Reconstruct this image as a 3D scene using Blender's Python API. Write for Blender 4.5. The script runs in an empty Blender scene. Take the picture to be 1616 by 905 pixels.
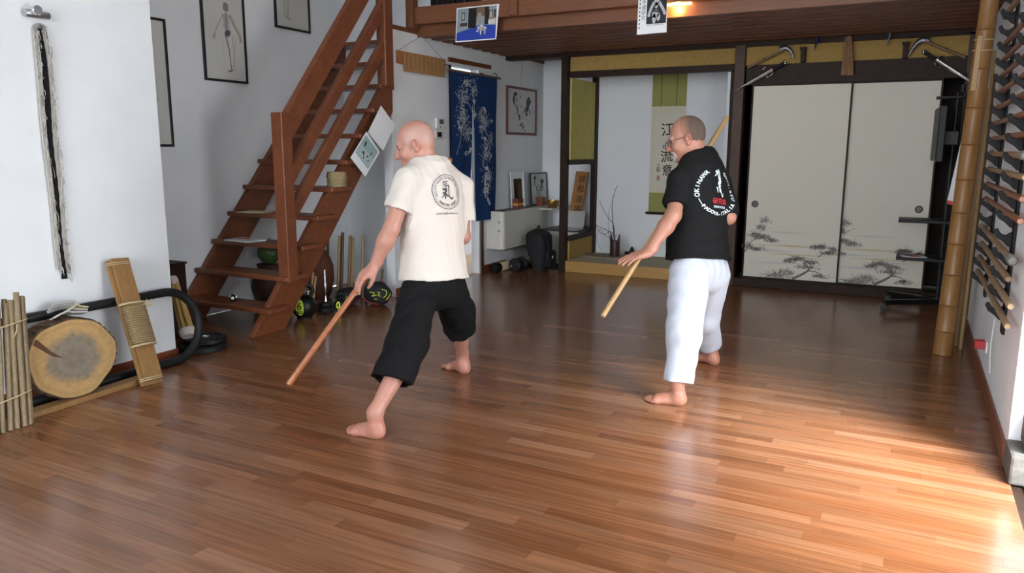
import bpy, bmesh, math, random
import numpy as np
from mathutils import Vector, Matrix, Euler
from mathutils.bvhtree import BVHTree
random.seed(7)
rng = np.random.default_rng(11)
SC = bpy.context.scene
COL = SC.collection
PI = math.pi

# ------------------------------------------------------------------ camera
CAM_F, CAM_YAW, CAM_PITCH, CAM_ROLL, CAM_H = 1200.0, math.radians(27.5), math.radians(10.24), math.radians(0.2), 1.45
_cy, _sy, _cp, _sp = math.cos(CAM_YAW), math.sin(CAM_YAW), math.cos(CAM_PITCH), math.sin(CAM_PITCH)
FW = np.array([-_sy * _cp, _cy * _cp, -_sp])
_r = np.array([_cy, _sy, 0.0]); _u = np.cross(_r, FW)
RT = _r * math.cos(CAM_ROLL) + _u * math.sin(CAM_ROLL)
UP = -_r * math.sin(CAM_ROLL) + _u * math.cos(CAM_ROLL)
CP = np.array([0, 0, CAM_H])
cd = bpy.data.cameras.new('camera'); cd.sensor_width = 36.0; cd.lens = CAM_F / 1616 * 36.0; cd.clip_start = 0.05
cam = bpy.data.objects.new('camera', cd); COL.objects.link(cam)
cam.matrix_world = Matrix(((RT[0], UP[0], -FW[0], CP[0]), (RT[1], UP[1], -FW[1], CP[1]), (RT[2], UP[2], -FW[2], CP[2]), (0, 0, 0, 1)))
SC.camera = cam
# a measured photograph point -> its real place, on a plane of the room (axis, value) or at a distance
def ray(x, y): return FW + RT * (x - 808) / CAM_F - UP * (y - 452.5) / CAM_F
def on(x, y, ax, v):
    d = ray(x, y); return CP + d * ((v - CP[ax]) / d[ax])
def at(x, y, t): return CP + ray(x, y) * t

# ------------------------------------------------------------------ light
SC.view_settings.view_transform = 'Standard'
SC.view_settings.look = 'None'
SC.view_settings.exposure = 0.28
SC.view_settings.gamma = 1.0
SC.view_settings.use_curve_mapping = False
wd = bpy.data.worlds.new('sky'); SC.world = wd; wd.use_nodes = True
_bg = wd.node_tree.nodes['Background']
_bg.inputs['Color'].default_value = (0.91, 0.955, 1.0, 1); _bg.inputs['Strength'].default_value = 10.5
sl = bpy.data.lights.new('hazy_sun', 'SUN'); sl.energy = 16.0; sl.angle = math.radians(28); sl.color = (.93, .97, 1.0)
so = bpy.data.objects.new('hazy_sun', sl); COL.objects.link(so); so.rotation_euler = Vector((-.72, .42, -.95)).to_track_quat('-Z', 'Y').to_euler()
def portal(loc, rot, sx, sy):
    l = bpy.data.lights.new('daylight_portal', 'AREA'); l.shape = 'RECTANGLE'; l.size = sx; l.size_y = sy
    l.cycles.is_portal = True
    o = bpy.data.objects.new('daylight_portal', l); COL.objects.link(o); o.location = loc; o.rotation_euler = rot
    return o
WIN_Y0, WIN_Y1, WIN_Z1 = 2.2, 4.05, 2.15      # the glazed front on the right, open to the daylight
FW_X0, FW_X1, FW_Z0, FW_Z1 = -4.3, 0.3, 0.5, 3.5       # window in the wall behind the camera
portal(((FW_X0 + FW_X1) / 2, -4.65, (FW_Z0 + FW_Z1) / 2), (PI / 2, 0, 0), FW_X1 - FW_X0, FW_Z1 - FW_Z0)
portal((0.78, (WIN_Y0 + WIN_Y1) / 2, WIN_Z1 / 2), (0, PI / 2, 0), WIN_Z1, WIN_Y1 - WIN_Y0)

# ------------------------------------------------------------------ materials
MATS = {}
def mat(name, color=(.8, .8, .8), rough=.6, spec=.5, metal=0.0, kind=None, c2=None, scale=8.0, bump=0.0, coat=0.0, emit=0.0, alpha=1.0, trans=0.0, stretch=(1, 1, 1), fac=1.0, detail=4.0):
    if name in MATS: return MATS[name]
    m = bpy.data.materials.new(name); m.use_nodes = True
    nt = m.node_tree; b = nt.nodes['Principled BSDF']
    b.inputs['Base Color'].default_value = (*color, 1); b.inputs['Roughness'].default_value = rough
    b.inputs['Metallic'].default_value = metal; b.inputs['Specular IOR Level'].default_value = spec
    b.inputs['Coat Weight'].default_value = coat; b.inputs['Alpha'].default_value = alpha
    b.inputs['Transmission Weight'].default_value = trans
    if emit: b.inputs['Emission Color'].default_value = (*color, 1); b.inputs['Emission Strength'].default_value = emit
    N, L = nt.nodes.new, nt.links.new
    if kind:
        tc = N('ShaderNodeTexCoord'); mp = N('ShaderNodeMapping'); mp.inputs['Scale'].default_value = stretch
        L(tc.outputs['Object'], mp.inputs['Vector'])
        nz = N('ShaderNodeTexNoise'); nz.inputs['Scale'].default_value = scale; nz.inputs['Detail'].default_value = detail
        L(mp.outputs['Vector'], nz.inputs['Vector'])
        src = nz.outputs['Fac']
        if kind == 'grain':
            wv = N('ShaderNodeTexNoise'); wv.inputs['Scale'].default_value = scale * 4; wv.inputs['Detail'].default_value = 3
            L(mp.outputs['Vector'], wv.inputs['Vector'])
            mx = N('ShaderNodeMath'); mx.operation = 'MULTIPLY_ADD'; mx.inputs[1].default_value = .5
            L(wv.outputs['Fac'], mx.inputs[0]); 
            hf = N('ShaderNodeMath'); hf.operation = 'MULTIPLY'; hf.inputs[1].default_value = .5; L(nz.outputs['Fac'], hf.inputs[0])
            L(hf.outputs[0], mx.inputs[2]); src = mx.outputs[0]
        rp = N('ShaderNodeValToRGB'); rp.color_ramp.elements[0].position = .3; rp.color_ramp.elements[1].position = .7
        rp.color_ramp.elements[0].color = (*color, 1); rp.color_ramp.elements[1].color = (*(c2 or color), 1)
        L(src, rp.inputs['Fac']); L(rp.outputs['Color'], b.inputs['Base Color'])
        if bump:
            bp = N('ShaderNodeBump'); bp.inputs['Strength'].default_value = bump; bp.inputs['Distance'].default_value = .01
            L(src, bp.inputs['Height']); L(bp.outputs['Normal'], b.inputs['Normal'])
    MATS[name] = m; return m
def attr_mat(name, rough=.5, spec=.4, bump=0, scale=200, sss=0, grain=False, coat=0):
    """base colour from the mesh's own 'Col' attribute, with a fine noise over it"""
    if name in MATS: return MATS[name]
    m = bpy.data.materials.new(name); m.use_nodes = True; nt = m.node_tree; b = nt.nodes['Principled BSDF']
    N, L = nt.nodes.new, nt.links.new
    a = N('ShaderNodeAttribute'); a.attribute_name = 'Col'
    nz = N('ShaderNodeTexNoise'); nz.inputs['Scale'].default_value = scale; nz.inputs['Detail'].default_value = 3
    tc = N('ShaderNodeTexCoord'); mp = N('ShaderNodeMapping')
    if grain: mp.inputs['Scale'].default_value = (1, 26, 1)
    L(tc.outputs['Object'], mp.inputs['Vector'])
    L(mp.outputs['Vector'], nz.inputs['Vector'])
    mr = N('ShaderNodeMapRange'); mr.inputs['From Min'].default_value = .25; mr.inputs['From Max'].default_value = .75
    mr.inputs['To Min'].default_value = .66 if grain else .9; mr.inputs['To Max'].default_value = 1.32 if grain else 1.08
    L(nz.outputs['Fac'], mr.inputs['Value'])
    mx = N('ShaderNodeVectorMath'); mx.operation = 'SCALE'; L(a.outputs['Color'], mx.inputs[0]); L(mr.outputs['Result'], mx.inputs['Scale'])
    L(mx.outputs[0], b.inputs['Base Color'])
    b.inputs['Roughness'].default_value = rough; b.inputs['Specular IOR Level'].default_value = spec
    b.inputs['Coat Weight'].default_value = coat; b.inputs['Coat Roughness'].default_value = .12
    if sss: b.inputs['Subsurface Weight'].default_value = sss; b.inputs['Subsurface Radius'].default_value = (.012, .005, .003)
    if bump:
        bp = N('ShaderNodeBump'); bp.inputs['Strength'].default_value = bump; bp.inputs['Distance'].default_value = .004
        L(nz.outputs['Fac'], bp.inputs['Height']); L(bp.outputs['Normal'], b.inputs['Normal'])
    MATS[name] = m; return m

WHITE = mat('white_plaster', (.72, .74, .76), .85, .2, kind='n', c2=(.77, .79, .81), scale=3, bump=.05)
STAIR = mat('stair_wood', (.125, .036, .015), .35, .4, kind='grain', c2=(.20, .064, .025), scale=6, stretch=(1, 1, 1), bump=.03)
DARKW = mat('dark_wood', (.018, .009, .006), .55, .18, kind='grain', c2=(.034, .017, .011), scale=6)
POSTW = mat('brown_post', (.050, .026, .016), .5, .3, kind='grain', c2=(.078, .042, .025), scale=6)
BEAMW = mat('beam_wood', (.125, .046, .020), .45, .35, kind='grain', c2=(.19, .072, .031), scale=5, stretch=(.3, 4, 4))
CEILW = mat('ceiling_wood', (.10, .031, .013), .5, .35, kind='grain', c2=(.155, .052, .022), scale=5, stretch=(.3, 4, 4))
BASEW = mat('baseboard_wood', (.15, .038, .018), .35, .45, kind='grain', c2=(.22, .06, .027), scale=5)
OCHRE = mat('ochre_plaster', (.32, .205, .065), .9, .1, kind='n', c2=(.38, .25, .085), scale=30, bump=.1)
OLIVE = mat('olive_panel', (.44, .38, .11), .8, .2, kind='n', c2=(.50, .44, .15), scale=12)
BLACK = mat('black_plastic', (.005, .005, .006), .5, .25)
BLACKM = mat('black_metal', (.005, .005, .006), .4, .3)
RUBBER = mat('black_rubber', (.009, .009, .010), .5, .35)
CHROME = mat('chrome', (.75, .75, .77), .15, .5, 1.0)
STEEL = mat('brushed_steel', (.5, .5, .52), .35, .5, 1.0)
PAPER = mat('white_paper', (.78, .80, .82), .7, .2)
TWINE = mat('twine', (.42, .33, .19), .9, .1, kind='n', c2=(.55, .44, .27), scale=120)
INK = mat('black_ink', (.015, .015, .018), .8, .1)
BAMBOO_OLD = mat('old_bamboo', (.16, .115, .062), .6, .3, kind='grain', c2=(.29, .22, .13), scale=10, stretch=(6, 6, .4))
BAMBOO = mat('bamboo', (.20, .095, .028), .4, .4, kind='grain', c2=(.285, .145, .045), scale=8, stretch=(4, 4, .5))
PINE = mat('pine_board', (.215, .11, .038), .5, .3, kind='grain', c2=(.31, .172, .066), scale=7, stretch=(6, 6, .5))
RATTAN = mat('pale_stick', (.36, .235, .10), .5, .3, kind='grain', c2=(.44, .30, .14), scale=10)
GLASS = mat('clear_glass', (.9, .95, 1), .04, .5, alpha=.07)

# ------------------------------------------------------------------ builders
ORG = {}
class MB:
    def __init__(s): s.v = []; s.f = []; s.c = []
    def add(s, vs, fs, col=None):
        o = len(s.v); s.v += [tuple(map(float, p)) for p in vs]; s.f += [tuple(i + o for i in f) for f in fs]
        if col is not None: s.c += [col] * len(vs)
        return s
    def box(s, lo, hi, col=None):
        x0, y0, z0 = lo; x1, y1, z1 = hi
        return s.add([(x0, y0, z0), (x1, y0, z0), (x1, y1, z0), (x0, y1, z0), (x0, y0, z1), (x1, y0, z1), (x1, y1, z1), (x0, y1, z1)],
              [(0, 3, 2, 1), (4, 5, 6, 7), (0, 1, 5, 4), (1, 2, 6, 5), (2, 3, 7, 6), (3, 0, 4, 7)], col)
    def obox(s, c, ax, half, col=None):
        """box with centre c, three axis vectors, half sizes"""
        c = np.array(c, float); A = [np.array(a, float) / np.linalg.norm(a) * h for a, h in zip(ax, half)]
        vs = [c + sx * A[0] + sy * A[1] + sz * A[2] for sz in (-1, 1) for sx, sy in ((-1, -1), (1, -1), (1, 1), (-1, 1))]
        fs = [(0, 3, 2, 1), (4, 5, 6, 7), (0, 1, 5, 4), (1, 2, 6, 5), (2, 3, 7, 6), (3, 0, 4, 7)]
        if np.dot(np.cross(A[0], A[1]), A[2]) < 0: fs = [f[::-1] for f in fs]
        return s.add(vs, fs, col)
    def bar(s, a, b, w, h, up=(0, 0, 1), col=None):
        """square bar from a to b; w across, h along up"""
        a = np.array(a, float); b = np.array(b, float); d = b - a; L = np.linalg.norm(d); d /= L
        u = np.array(up, float); u = u - d * (u @ d); u /= np.linalg.norm(u); r = np.cross(d, u)
        return s.obox((a + b) / 2, (d, r, u), (L / 2, w / 2, h / 2), col)
    def tube(s, pts, r, n=10, cap=True, col=None, closed=False, flat=1.0, flatdir=None):
        pts = [np.array(p, float) for p in pts]; m = len(pts)
        rs = r if hasattr(r, '__len__') else [r] * m
        rings = []; prev = None
        for i, p in enumerate(pts):
            if closed: d = pts[(i + 1) % m] - pts[i - 1]
            else: d = pts[min(i + 1, m - 1)] - pts[max(i - 1, 0)]
            d = d / (np.linalg.norm(d) + 1e-12)
            if flatdir is not None: ref = np.array(flatdir, float)
            elif prev is None: ref = np.array((0, 0, 1.)) if abs(d[2]) < .9 else np.array((1., 0, 0))
            else: ref = prev
            u = ref - d * (ref @ d); u /= np.linalg.norm(u) + 1e-12; prev = u; w = np.cross(d, u)
            rings.append([p + rs[i] * (flat * math.cos(t) * u + math.sin(t) * w) for t in [2 * PI * k / n for k in range(n)]])
        vs = [q for R in rings for q in R]; fs = []
        mm = m if closed else m - 1
        for i in range(mm):
            for k in range(n):
                a, b = i * n + k, i * n + (k + 1) % n; c, d2 = ((i + 1) % m) * n + (k + 1) % n, ((i + 1) % m) * n + k
                fs.append((a, b, c, d2))
        if cap and not closed:
            fs.append(tuple(range(n - 1, -1, -1))); fs.append(tuple((m - 1) * n + k for k in range(n)))
        return s.add(vs, fs, col)
    def lathe(s, c, prof, n=24, ax=(0, 0, 1), col=None):
        """prof: list of (radius, height) along axis"""
        c = np.array(c, float); a = np.array(ax, float); a /= np.linalg.norm(a)
        ref = np.array((1., 0, 0)) if abs(a[0]) < .9 else np.array((0, 1., 0)); u = ref - a * (ref @ a); u /= np.linalg.norm(u); w = np.cross(a, u)
        vs = [c + a * h + r * (math.cos(t) * u + math.sin(t) * w) for r, h in prof for t in [2 * PI * k / n for k in range(n)]]
        m = len(prof); fs = [(i * n + k, i * n + (k + 1) % n, (i + 1) * n + (k + 1) % n, (i + 1) * n + k) for i in range(m - 1) for k in range(n)]
        fs.append(tuple(range(n - 1, -1, -1))); fs.append(tuple((m - 1) * n + k for k in range(n)))
        return s.add(vs, fs, col)
    def prism(s, pts, d, col=None):
        """closed 3d polygon pts extruded by vector d"""
        n = len(pts); d = np.array(d, float); P = [np.array(p, float) for p in pts]
        nrm = sum((np.cross(P[i] - P[0], P[(i + 1) % n] - P[0]) for i in range(n)), np.zeros(3))
        if nrm @ d < 0: P = P[::-1]
        vs = P + [p + d for p in P]
        fs = [tuple(range(n - 1, -1, -1)), tuple(range(n, 2 * n))] + [(i, (i + 1) % n, n + (i + 1) % n, n + i) for i in range(n)]
        return s.add(vs, fs, col)
    def face(s, pts, col=None): return s.add(pts, [tuple(range(len(pts)))], col)
    def build(s, name, m, parent=None, smooth=False, bevel=0.0):
        me = bpy.data.meshes.new(name)
        off = np.array(ORG.get(parent.name, (0, 0, 0))) if parent else np.zeros(3)
        V = np.array(s.v, float) - off
        me.from_pydata(V.tolist(), [], s.f); me.update()
        if s.c:
            a = me.color_attributes.new('Col', 'FLOAT_COLOR', 'POINT')
            a.data.foreach_set('color', np.array([(*c, 1.0) for c in s.c], np.float32).ravel())
        if m: me.materials.append(m)
        if smooth: me.shade_smooth()
        o = bpy.data.objects.new(name, me); COL.objects.link(o)
        if parent: o.parent = parent; ORG[o.name] = off
        else: ORG[o.name] = np.zeros(3)
        if bevel:
            b = o.modifiers.new('bevel', 'BEVEL'); b.width = bevel; b.segments = 2; b.limit_method = 'ANGLE'; b.angle_limit = .6
        if smooth:
            try: me.set_sharp_from_angle(angle=math.radians(40))
            except Exception: pass
        return o
def center(o):
    """move a single-mesh thing's origin to its base"""
    me = o.data; V = np.empty(len(me.vertices) * 3); me.vertices.foreach_get('co', V); V = V.reshape(-1, 3)
    c = np.array([(V[:, 0].min() + V[:, 0].max()) / 2, (V[:, 1].min() + V[:, 1].max()) / 2, V[:, 2].min()])
    me.vertices.foreach_set('co', (V - c).ravel()); me.update(); o.location = c; ORG[o.name] = c; return o
def tag(o, label, cat, group=None, kind=None):
    if label: o['label'] = label
    if cat: o['category'] = cat
    if group: o['group'] = group
    if kind: o['kind'] = kind
    return o
def thing(name, loc, label, cat, group=None):
    o = bpy.data.objects.new(name, None); COL.objects.link(o); o.location = Vector([float(c) for c in loc]); o.empty_display_size = .1
    ORG[o.name] = np.array(loc, float); return tag(o, label, cat, group)
def struct(o): o['kind'] = 'structure'; return o
def copy_tree(o, parent=None):
    c = o.copy(); COL.objects.link(c); c.parent = parent
    for ch in list(o.children): copy_tree(ch, c)
    return c
def box(name, lo, hi, m, parent=None, bevel=0.0): return MB().box(lo, hi).build(name, m, parent, bevel=bevel)

def text2d(s, size, font_offset=0.0, align='CENTER', spacing=1.0):
    c = bpy.data.curves.new('lettering', 'FONT'); c.body = s; c.size = size; c.align_x = align; c.align_y = 'CENTER'; c.offset = font_offset; c.space_character = spacing
    c.resolution_u = 3
    o = bpy.data.objects.new('lettering', c)
    me = o.to_mesh()
    v = [(p.co.x, p.co.y) for p in me.vertices]; f = [tuple(p.vertices) for p in me.polygons]
    o.to_mesh_clear(); bpy.data.objects.remove(o); bpy.data.curves.remove(c)
    return np.array(v).reshape(-1, 2), f
class Sheet:
    """a flat surface: origin, u (right), v (up), normal; things printed on it sit a hair above"""
    def __init__(s, o, u, v, lift=.0015):
        s.o = np.array(o, float); s.u = np.array(u, float); s.v = np.array(v, float); s.u /= np.linalg.norm(s.u); s.v /= np.linalg.norm(s.v)
        s.n = np.cross(s.u, s.v); s.lift = lift
    def p(s, a, b, k=1): return s.o + s.u * a + s.v * b + s.n * s.lift * k
    def poly(s, mb, pts, k=1, col=None): mb.face([s.p(a, b, k) for a, b in pts], col)
    def rect(s, mb, a0, b0, a1, b1, k=1, col=None): s.poly(mb, [(a0, b0), (a1, b0), (a1, b1), (a0, b1)], k, col)
    def text(s, mb, st, size, a, b, k=1, col=None, rot=0.0, off=0.0, sx=1.0):
        v, f = text2d(st, size, off); cr, sr = math.cos(rot), math.sin(rot)
        if len(v): mb.add([s.p(a + x * sx * cr - y * sr, b + x * sx * sr + y * cr, k) for x, y in v], f, col)
    def stroke(s, mb, pts, w, k=1, col=None):
        """brush stroke with varying widths w"""
        P = np.array(pts, float); n = len(P); W = w if hasattr(w, '__len__') else [w] * n
        d = np.gradient(P, axis=0); d /= np.linalg.norm(d, axis=1)[:, None] + 1e-9; nn = np.stack([-d[:, 1], d[:, 0]], 1)
        A = [P[i] + nn[i] * W[i] / 2 for i in range(n)]; B = [P[i] - nn[i] * W[i] / 2 for i in range(n)]
        mb.add([s.p(*q, k) for q in B] + [s.p(*q, k) for q in A], [(i, i + 1, n + i + 1, n + i) for i in range(n - 1)], col)
    def blob(s, mb, a, b, ra, rb, rot=0, n=9, k=1, col=None, jit=.15):
        pts = []
        for i in range(n):
            t = 2 * PI * i / n; q = 1 + random.uniform(-jit, jit); x, y = ra * q * math.cos(t), rb * q * math.sin(t)
            pts.append((a + x * math.cos(rot) - y * math.sin(rot), b + x * math.sin(rot) + y * math.cos(rot)))
        s.poly(mb, pts, k, col)
def bez(p0, p1, p2, n=8):
    p0, p1, p2 = map(lambda q: np.array(q, float), (p0, p1, p2)); return [(1 - t) ** 2 * p0 + 2 * t * (1 - t) * p1 + t * t * p2 for t in np.linspace(0, 1, n)]
def crom(pts, n=8):
    """smooth curve through points"""
    P = [np.array(p, float) for p in pts]; P = [2 * P[0] - P[1]] + P + [2 * P[-1] - P[-2]]; out = []
    for i in range(1, len(P) - 2):
        for t in np.linspace(0, 1, n, endpoint=False):
            out.append(.5 * (2 * P[i] + (P[i + 1] - P[i - 1]) * t + (2 * P[i - 1] - 5 * P[i] + 4 * P[i + 1] - P[i + 2]) * t * t + (3 * P[i] - P[i - 1] - 3 * P[i + 1] + P[i + 2]) * t ** 3))
    out.append(P[-2]); return out
INKC = attr_mat('printed_colours', rough=.75, spec=.15)
# ================================================================== the setting
XR, XL, XS, YB = 0.50, -4.45, -5.40, 8.38      # right wall, left walls, stair wall, back plane
# ---- floor
floor = struct(box('floor', (-5.4, -4.6, -.06), (XR + .3, 9.6, -.006), DARKW))
PLANK = attr_mat('floor_plank', rough=.24, spec=.42, bump=.04, scale=2.2, grain=True, coat=.18)
PW = .068
planks = []
y = -.6; row = 0
while y < 8.40:
    x = -5.4 - random.uniform(0, .8)
    while x < XR:
        L = random.choice((.45, .6, .75, .9, .9)) + random.uniform(-.05, .05)
        a, b = max(x, -5.4), min(x + L, XR)
        if b - a > .03:
            k = random.random()
            base = np.array((.172, .069, .029)) if k < .5 else np.array((.196, .086, .040)) if k < .8 else np.array((.146, .054, .021)) if k < .95 else np.array((.216, .103, .053))
            planks.append((a, b, y, min(y + PW, 8.40), tuple(base * random.uniform(.86, 1.12))))
        x += L
    y += PW; row += 1
def plank_mb(p, mb):
    a, b, y0, y1, c = p; g = .0002; e = .0002
    mb.add([(a + g, y0 + g, -.006), (b - g, y0 + g, -.006), (b - g, y1 - g, -.006), (a + g, y1 - g, -.006),
            (a + g, y0 + g, -e), (b - g, y0 + g, -e), (b - g, y1 - g, -e), (a + g, y1 - g, -e),
            (a + g + e, y0 + g + e, 0), (b - g - e, y0 + g + e, 0), (b - g - e, y1 - g - e, 0), (a + g + e, y1 - g - e, 0)],
           [(0, 1, 5, 4), (1, 2, 6, 5), (2, 3, 7, 6), (3, 0, 4, 7), (4, 5, 9, 8), (5, 6, 10, 9), (6, 7, 11, 10), (7, 4, 8, 11), (8, 9, 10, 11)], c)
def _px(x, y):
    d = np.array((x, y, 0)) - CP; w = d @ FW
    return (808 + CAM_F * (d @ RT) / w, 452.5 - CAM_F * (d @ UP) / w, w)
def _area(p):
    q = []
    for X, Y in ((p[0], p[2]), (p[1], p[2]), (p[1], p[3]), (p[0], p[3])):
        u, v, w = _px(X, Y)
        if w < .3: return 0
        q.append((min(max(u, 0), 1616), min(max(v, 0), 905)))
    return abs(sum(q[i][0] * q[(i + 1) % 4][1] - q[(i + 1) % 4][0] * q[i][1] for i in range(4))) / 2
planks.sort(key=_area, reverse=True)
for p in planks[:300]:
    m = MB(); plank_mb(p, m); m.build('plank', PLANK, floor)
m = MB()
for p in planks[300:]: plank_mb(p, m)
m.build('plank_field', PLANK, floor)['kind'] = 'stuff'

# ---- left walls
struct(box('wall_left', (XL - .12, -4.6, 0), (XL, 3.477, 3.6), WHITE))
struct(box('baseboard_left', (XL, -4.6, 0), (XL + .014, 3.49, .075), BASEW, bevel=.004))
struct(box('wall_stair', (XS - .1, 2.2, 0), (XS, 9.6, 4.3), WHITE))
struct(box('wall_recess', (XS, 2.2, 0), (XL - .12, 2.3, 3.6), WHITE))
DY0, DY1, DZ = 7.08, 7.72, 2.33
m = MB().box((XL - .1, 6.05, 0), (XL, DY0, 2.56)).box((XL - .1, DY1, 0), (XL, 9.43, 2.56)).box((XL - .1, DY0, DZ), (XL, DY1, 2.56))
struct(m.build('wall_noren', WHITE))
struct(box('trim_1', (XL - .11, 6.03, 2.56), (XL + .012, 9.43, 2.60), BEAMW))
m = MB().box((XL, DY1 + .05, 0), (XL + .015, 8.35, .085)).box((XL, 6.05, 0), (XL + .015, DY0 - .03, .085))
struct(m.build('baseboard_noren', BASEW, bevel=.003))
d1 = struct(MB().box((XL - .1, DY0, 0), (XL + .012, DY0 + .03, DZ)).build('door_1', DARKW))
MB().box((XL - .1, DY1 - .02, 0), (XL + .004, DY1, DZ)).build('jamb', WHITE, d1)
MB().box((XL - .02, DY1 + .02, 0), (XL + .02, DY1 + .065, 2.3)).build('casing', POSTW, d1)
MB().box((XL, DY0 - .02, DZ + .03), (XL + .02, 7.97, DZ + .075)).build('head_casing', STAIR, d1)
# the room behind the curtained door
TAN = mat('tan_tiles', (.50, .33, .20), .5, .4, kind='n', c2=(.56, .38, .25), scale=6)
struct(box('floor_side_room', (-7.0, 6.6, -.06), (XL, 9.6, .002), TAN))
struct(MB().box((-7.0, 6.5, 0), (XS - .1, 6.6, 3.4)).box((-7.0, 9.6, 0), (-6.3, 9.7, 3.4)).box((-4.9, 9.6, 0), (XL - .1, 9.7, 3.4)).box((-6.3, 9.6, 3.2), (-4.9, 9.7, 3.4)).box((XS - .1, 6.5, 0), (XL - .1, 6.6, 2.56)).build('wall_side_room', WHITE))
struct(MB().box((-7.1, 6.5, 0), (-7.0, 9.7, 3.4)).build('wall_side_room_far', WHITE))
struct(box('ceiling_side_room', (-7.1, 6.5, 3.4), (XS - .1, 9.7, 3.5), WHITE))
w = struct(MB().box((-6.3, 9.62, 0), (-4.9, 9.67, 1.2)).build('door_2', mat('brown_door', (.10, .035, .018), .4, .4, kind='grain', c2=(.16, .06, .03), scale=5)))
MB().box((-6.3, 9.64, 1.2), (-4.9, 9.65, 3.2)).build('pane', GLASS, w)
MB().box((-5.98, 9.62, 1.2), (-5.92, 9.67, 3.2)).build('mullion', MATS['brown_door'], w)
portal((-5.6, 9.6, 2.2), (-PI / 2, 0, 0), 1.4, 2.0)
# ---- right wall, glazed front, behind the camera
m = struct(box('wall_right', (XR, WIN_Y1, 0), (XR + .30, 9.6, 3.6), WHITE))
struct(box('baseboard_right', (XR - .014, WIN_Y1 + .02, 0), (XR, YB, .10), BASEW, bevel=.004))
struct(MB().box((XR, -4.6, WIN_Z1), (XR + .3, WIN_Y1, 3.6)).box((XR, -4.6, 0), (XR + .3, WIN_Y0, WIN_Z1)).build('wall_right_lintel', WHITE))
struct(MB().box((-4.6, -4.8, 0), (FW_X0, -4.6, 3.6)).box((FW_X1, -4.8, 0), (XR + .3, -4.6, 3.6)).box((FW_X0, -4.8, 0), (FW_X1, -4.6, FW_Z0)).box((FW_X0, -4.8, FW_Z1), (FW_X1, -4.6, 3.6)).build('wall_front', WHITE))
w = struct(MB().box((FW_X0, -4.74, FW_Z0), (FW_X1, -4.66, FW_Z0 + .05)).build('window_2', mat('white_frame', (.8, .8, .8), .4)))
for i in range(5): xx = FW_X0 + (FW_X1 - FW_X0) * i / 4; MB().box((xx - .03, -4.74, FW_Z0 + .05), (xx + .03, -4.66, FW_Z1)).build('mullion', mat('white_frame'), w)
w = struct(MB().box((XR + .05, WIN_Y0, -.03), (XR + .2, WIN_Y1, .006)).build('window_1', mat('dark_track', (.05, .04, .035), .4, .5)))
for yy in (2.95,): MB().box((XR + .1, yy - .03, 0), (XR + .16, yy + .03, WIN_Z1)).build('mullion', mat('white_frame', (.8, .8, .8), .4), w)
for ya, yb in ((WIN_Y0, 2.92),): MB().box((XR + .125, ya, .0), (XR + .13, yb, WIN_Z1)).build('pane', GLASS, w)
struct(box('ground_outside', (XR, -8, -.10), (9, 14, -.04), mat('terrace', (.45, .43, .40), .9, .1, kind='n', c2=(.5, .48, .45), scale=4)))
struct(box('ceiling_main', (XS - .1, -4.8, 3.6), (XR + .3, 6.2, 3.7), WHITE))
struct(box('ceiling_loft', (XS - .1, 6.2, 4.2), (XR + .3, 9.7, 4.3), WHITE))
struct(MB().box((XS - .1, 6.15, 3.6), (XR + .3, 6.2, 4.3)).build('wall_gable', WHITE))
struct(MB().box((XS, 9.43, 2.6), (XR + .3, 9.6, 4.2)).box((XR, 4.1, 3.6), (XR + .3, 9.6, 4.2)).build('wall_loft', mat('cream_plaster', (.62, .60, .50), .9, .1)))

# ---- wooden ceiling under the loft: every board a piece of its own
ceil = struct(box('ceiling', (XL - .1, 6.53, 2.600), (XR, 9.5, 2.66), CEILW))
yb = 6.545
while yb < 8.36:
    MB().box((XL, yb, 2.542), (XR, yb + .12, 2.600)).build('joist', CEILW, ceil, bevel=.005)
    yb += .205
struct(MB().box((XL, 8.36, 2.50), (XR, 8.5, 2.60)).build('trim_2', DARKW))

# ---- the back: frame, transoms, closet
bk = struct(MB().box((-3.62, YB, 2.27), (-1.74, YB + .1, 2.338)).build('trim_3', DARKW))
struct(MB().box((-1.62, YB, 2.118), (.37, YB + .12, 2.315)).box((-1.62, YB - .02, 2.118), (.37, YB, 2.16)).build('trim_4', DARKW))
MB().box((-3.62, YB + .03, 2.338), (-1.74, YB + .06, 2.50)).build('transom_panel', OCHRE, bk)
MB().box((-1.635, YB + .03, 2.315), (.37, YB + .06, 2.50)).build('transom_panel', OCHRE, bk)
struct(MB().box((-3.70, 8.32, 0), (-3.625, 8.42, 2.52)).build('trim_5', DARKW, bevel=.004))
struct(MB().box((-1.74, YB - .03, 0), (-1.635, YB + .1, 2.52)).build('trim_6', POSTW, bevel=.005))
struct(MB().box((.36, YB - .02, 0), (.5, YB + .12, 2.52)).build('trim_7', POSTW))
struct(MB().box((-1.635, YB - .05, 0), (.36, YB + .12, .088)).build('trim_8', DARKW, bevel=.004))
struct(MB().box((-1.74, 9.3, 0), (.8, 9.4, 2.6)).box((-1.80, YB + .1, 0), (-1.74, 9.3, 2.6)).build('wall_closet', mat('closet_dark', (.05, .04, .035), .9, .1)))
struct(MB().box((-3.62, 9.25, 0), (-1.74, 9.43, 2.60)).build('wall_back', mat('tokonoma_white', (.66, .68, .70), .9, .1, kind='n', c2=(.70, .72, .74), scale=40)))
struct(MB().box((-1.83, YB + .1, 0), (-1.80, 9.25, 2.60)).build('wall_alcove', mat('tokonoma_white')))
struct(MB().box((XL, 9.43, 0), (-3.55, 9.55, 2.60)).build('wall_nook', WHITE))
TOKO = mat('platform_board', (.35, .19, .055), .4, .4, kind='grain', c2=(.43, .25, .08), scale=5, stretch=(.4, 4, 4))
t = thing('alcove_platform', (-2.7, 8.8, 0), 'low raised alcove platform with honey wooden front board and mat top', 'platform')
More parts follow.
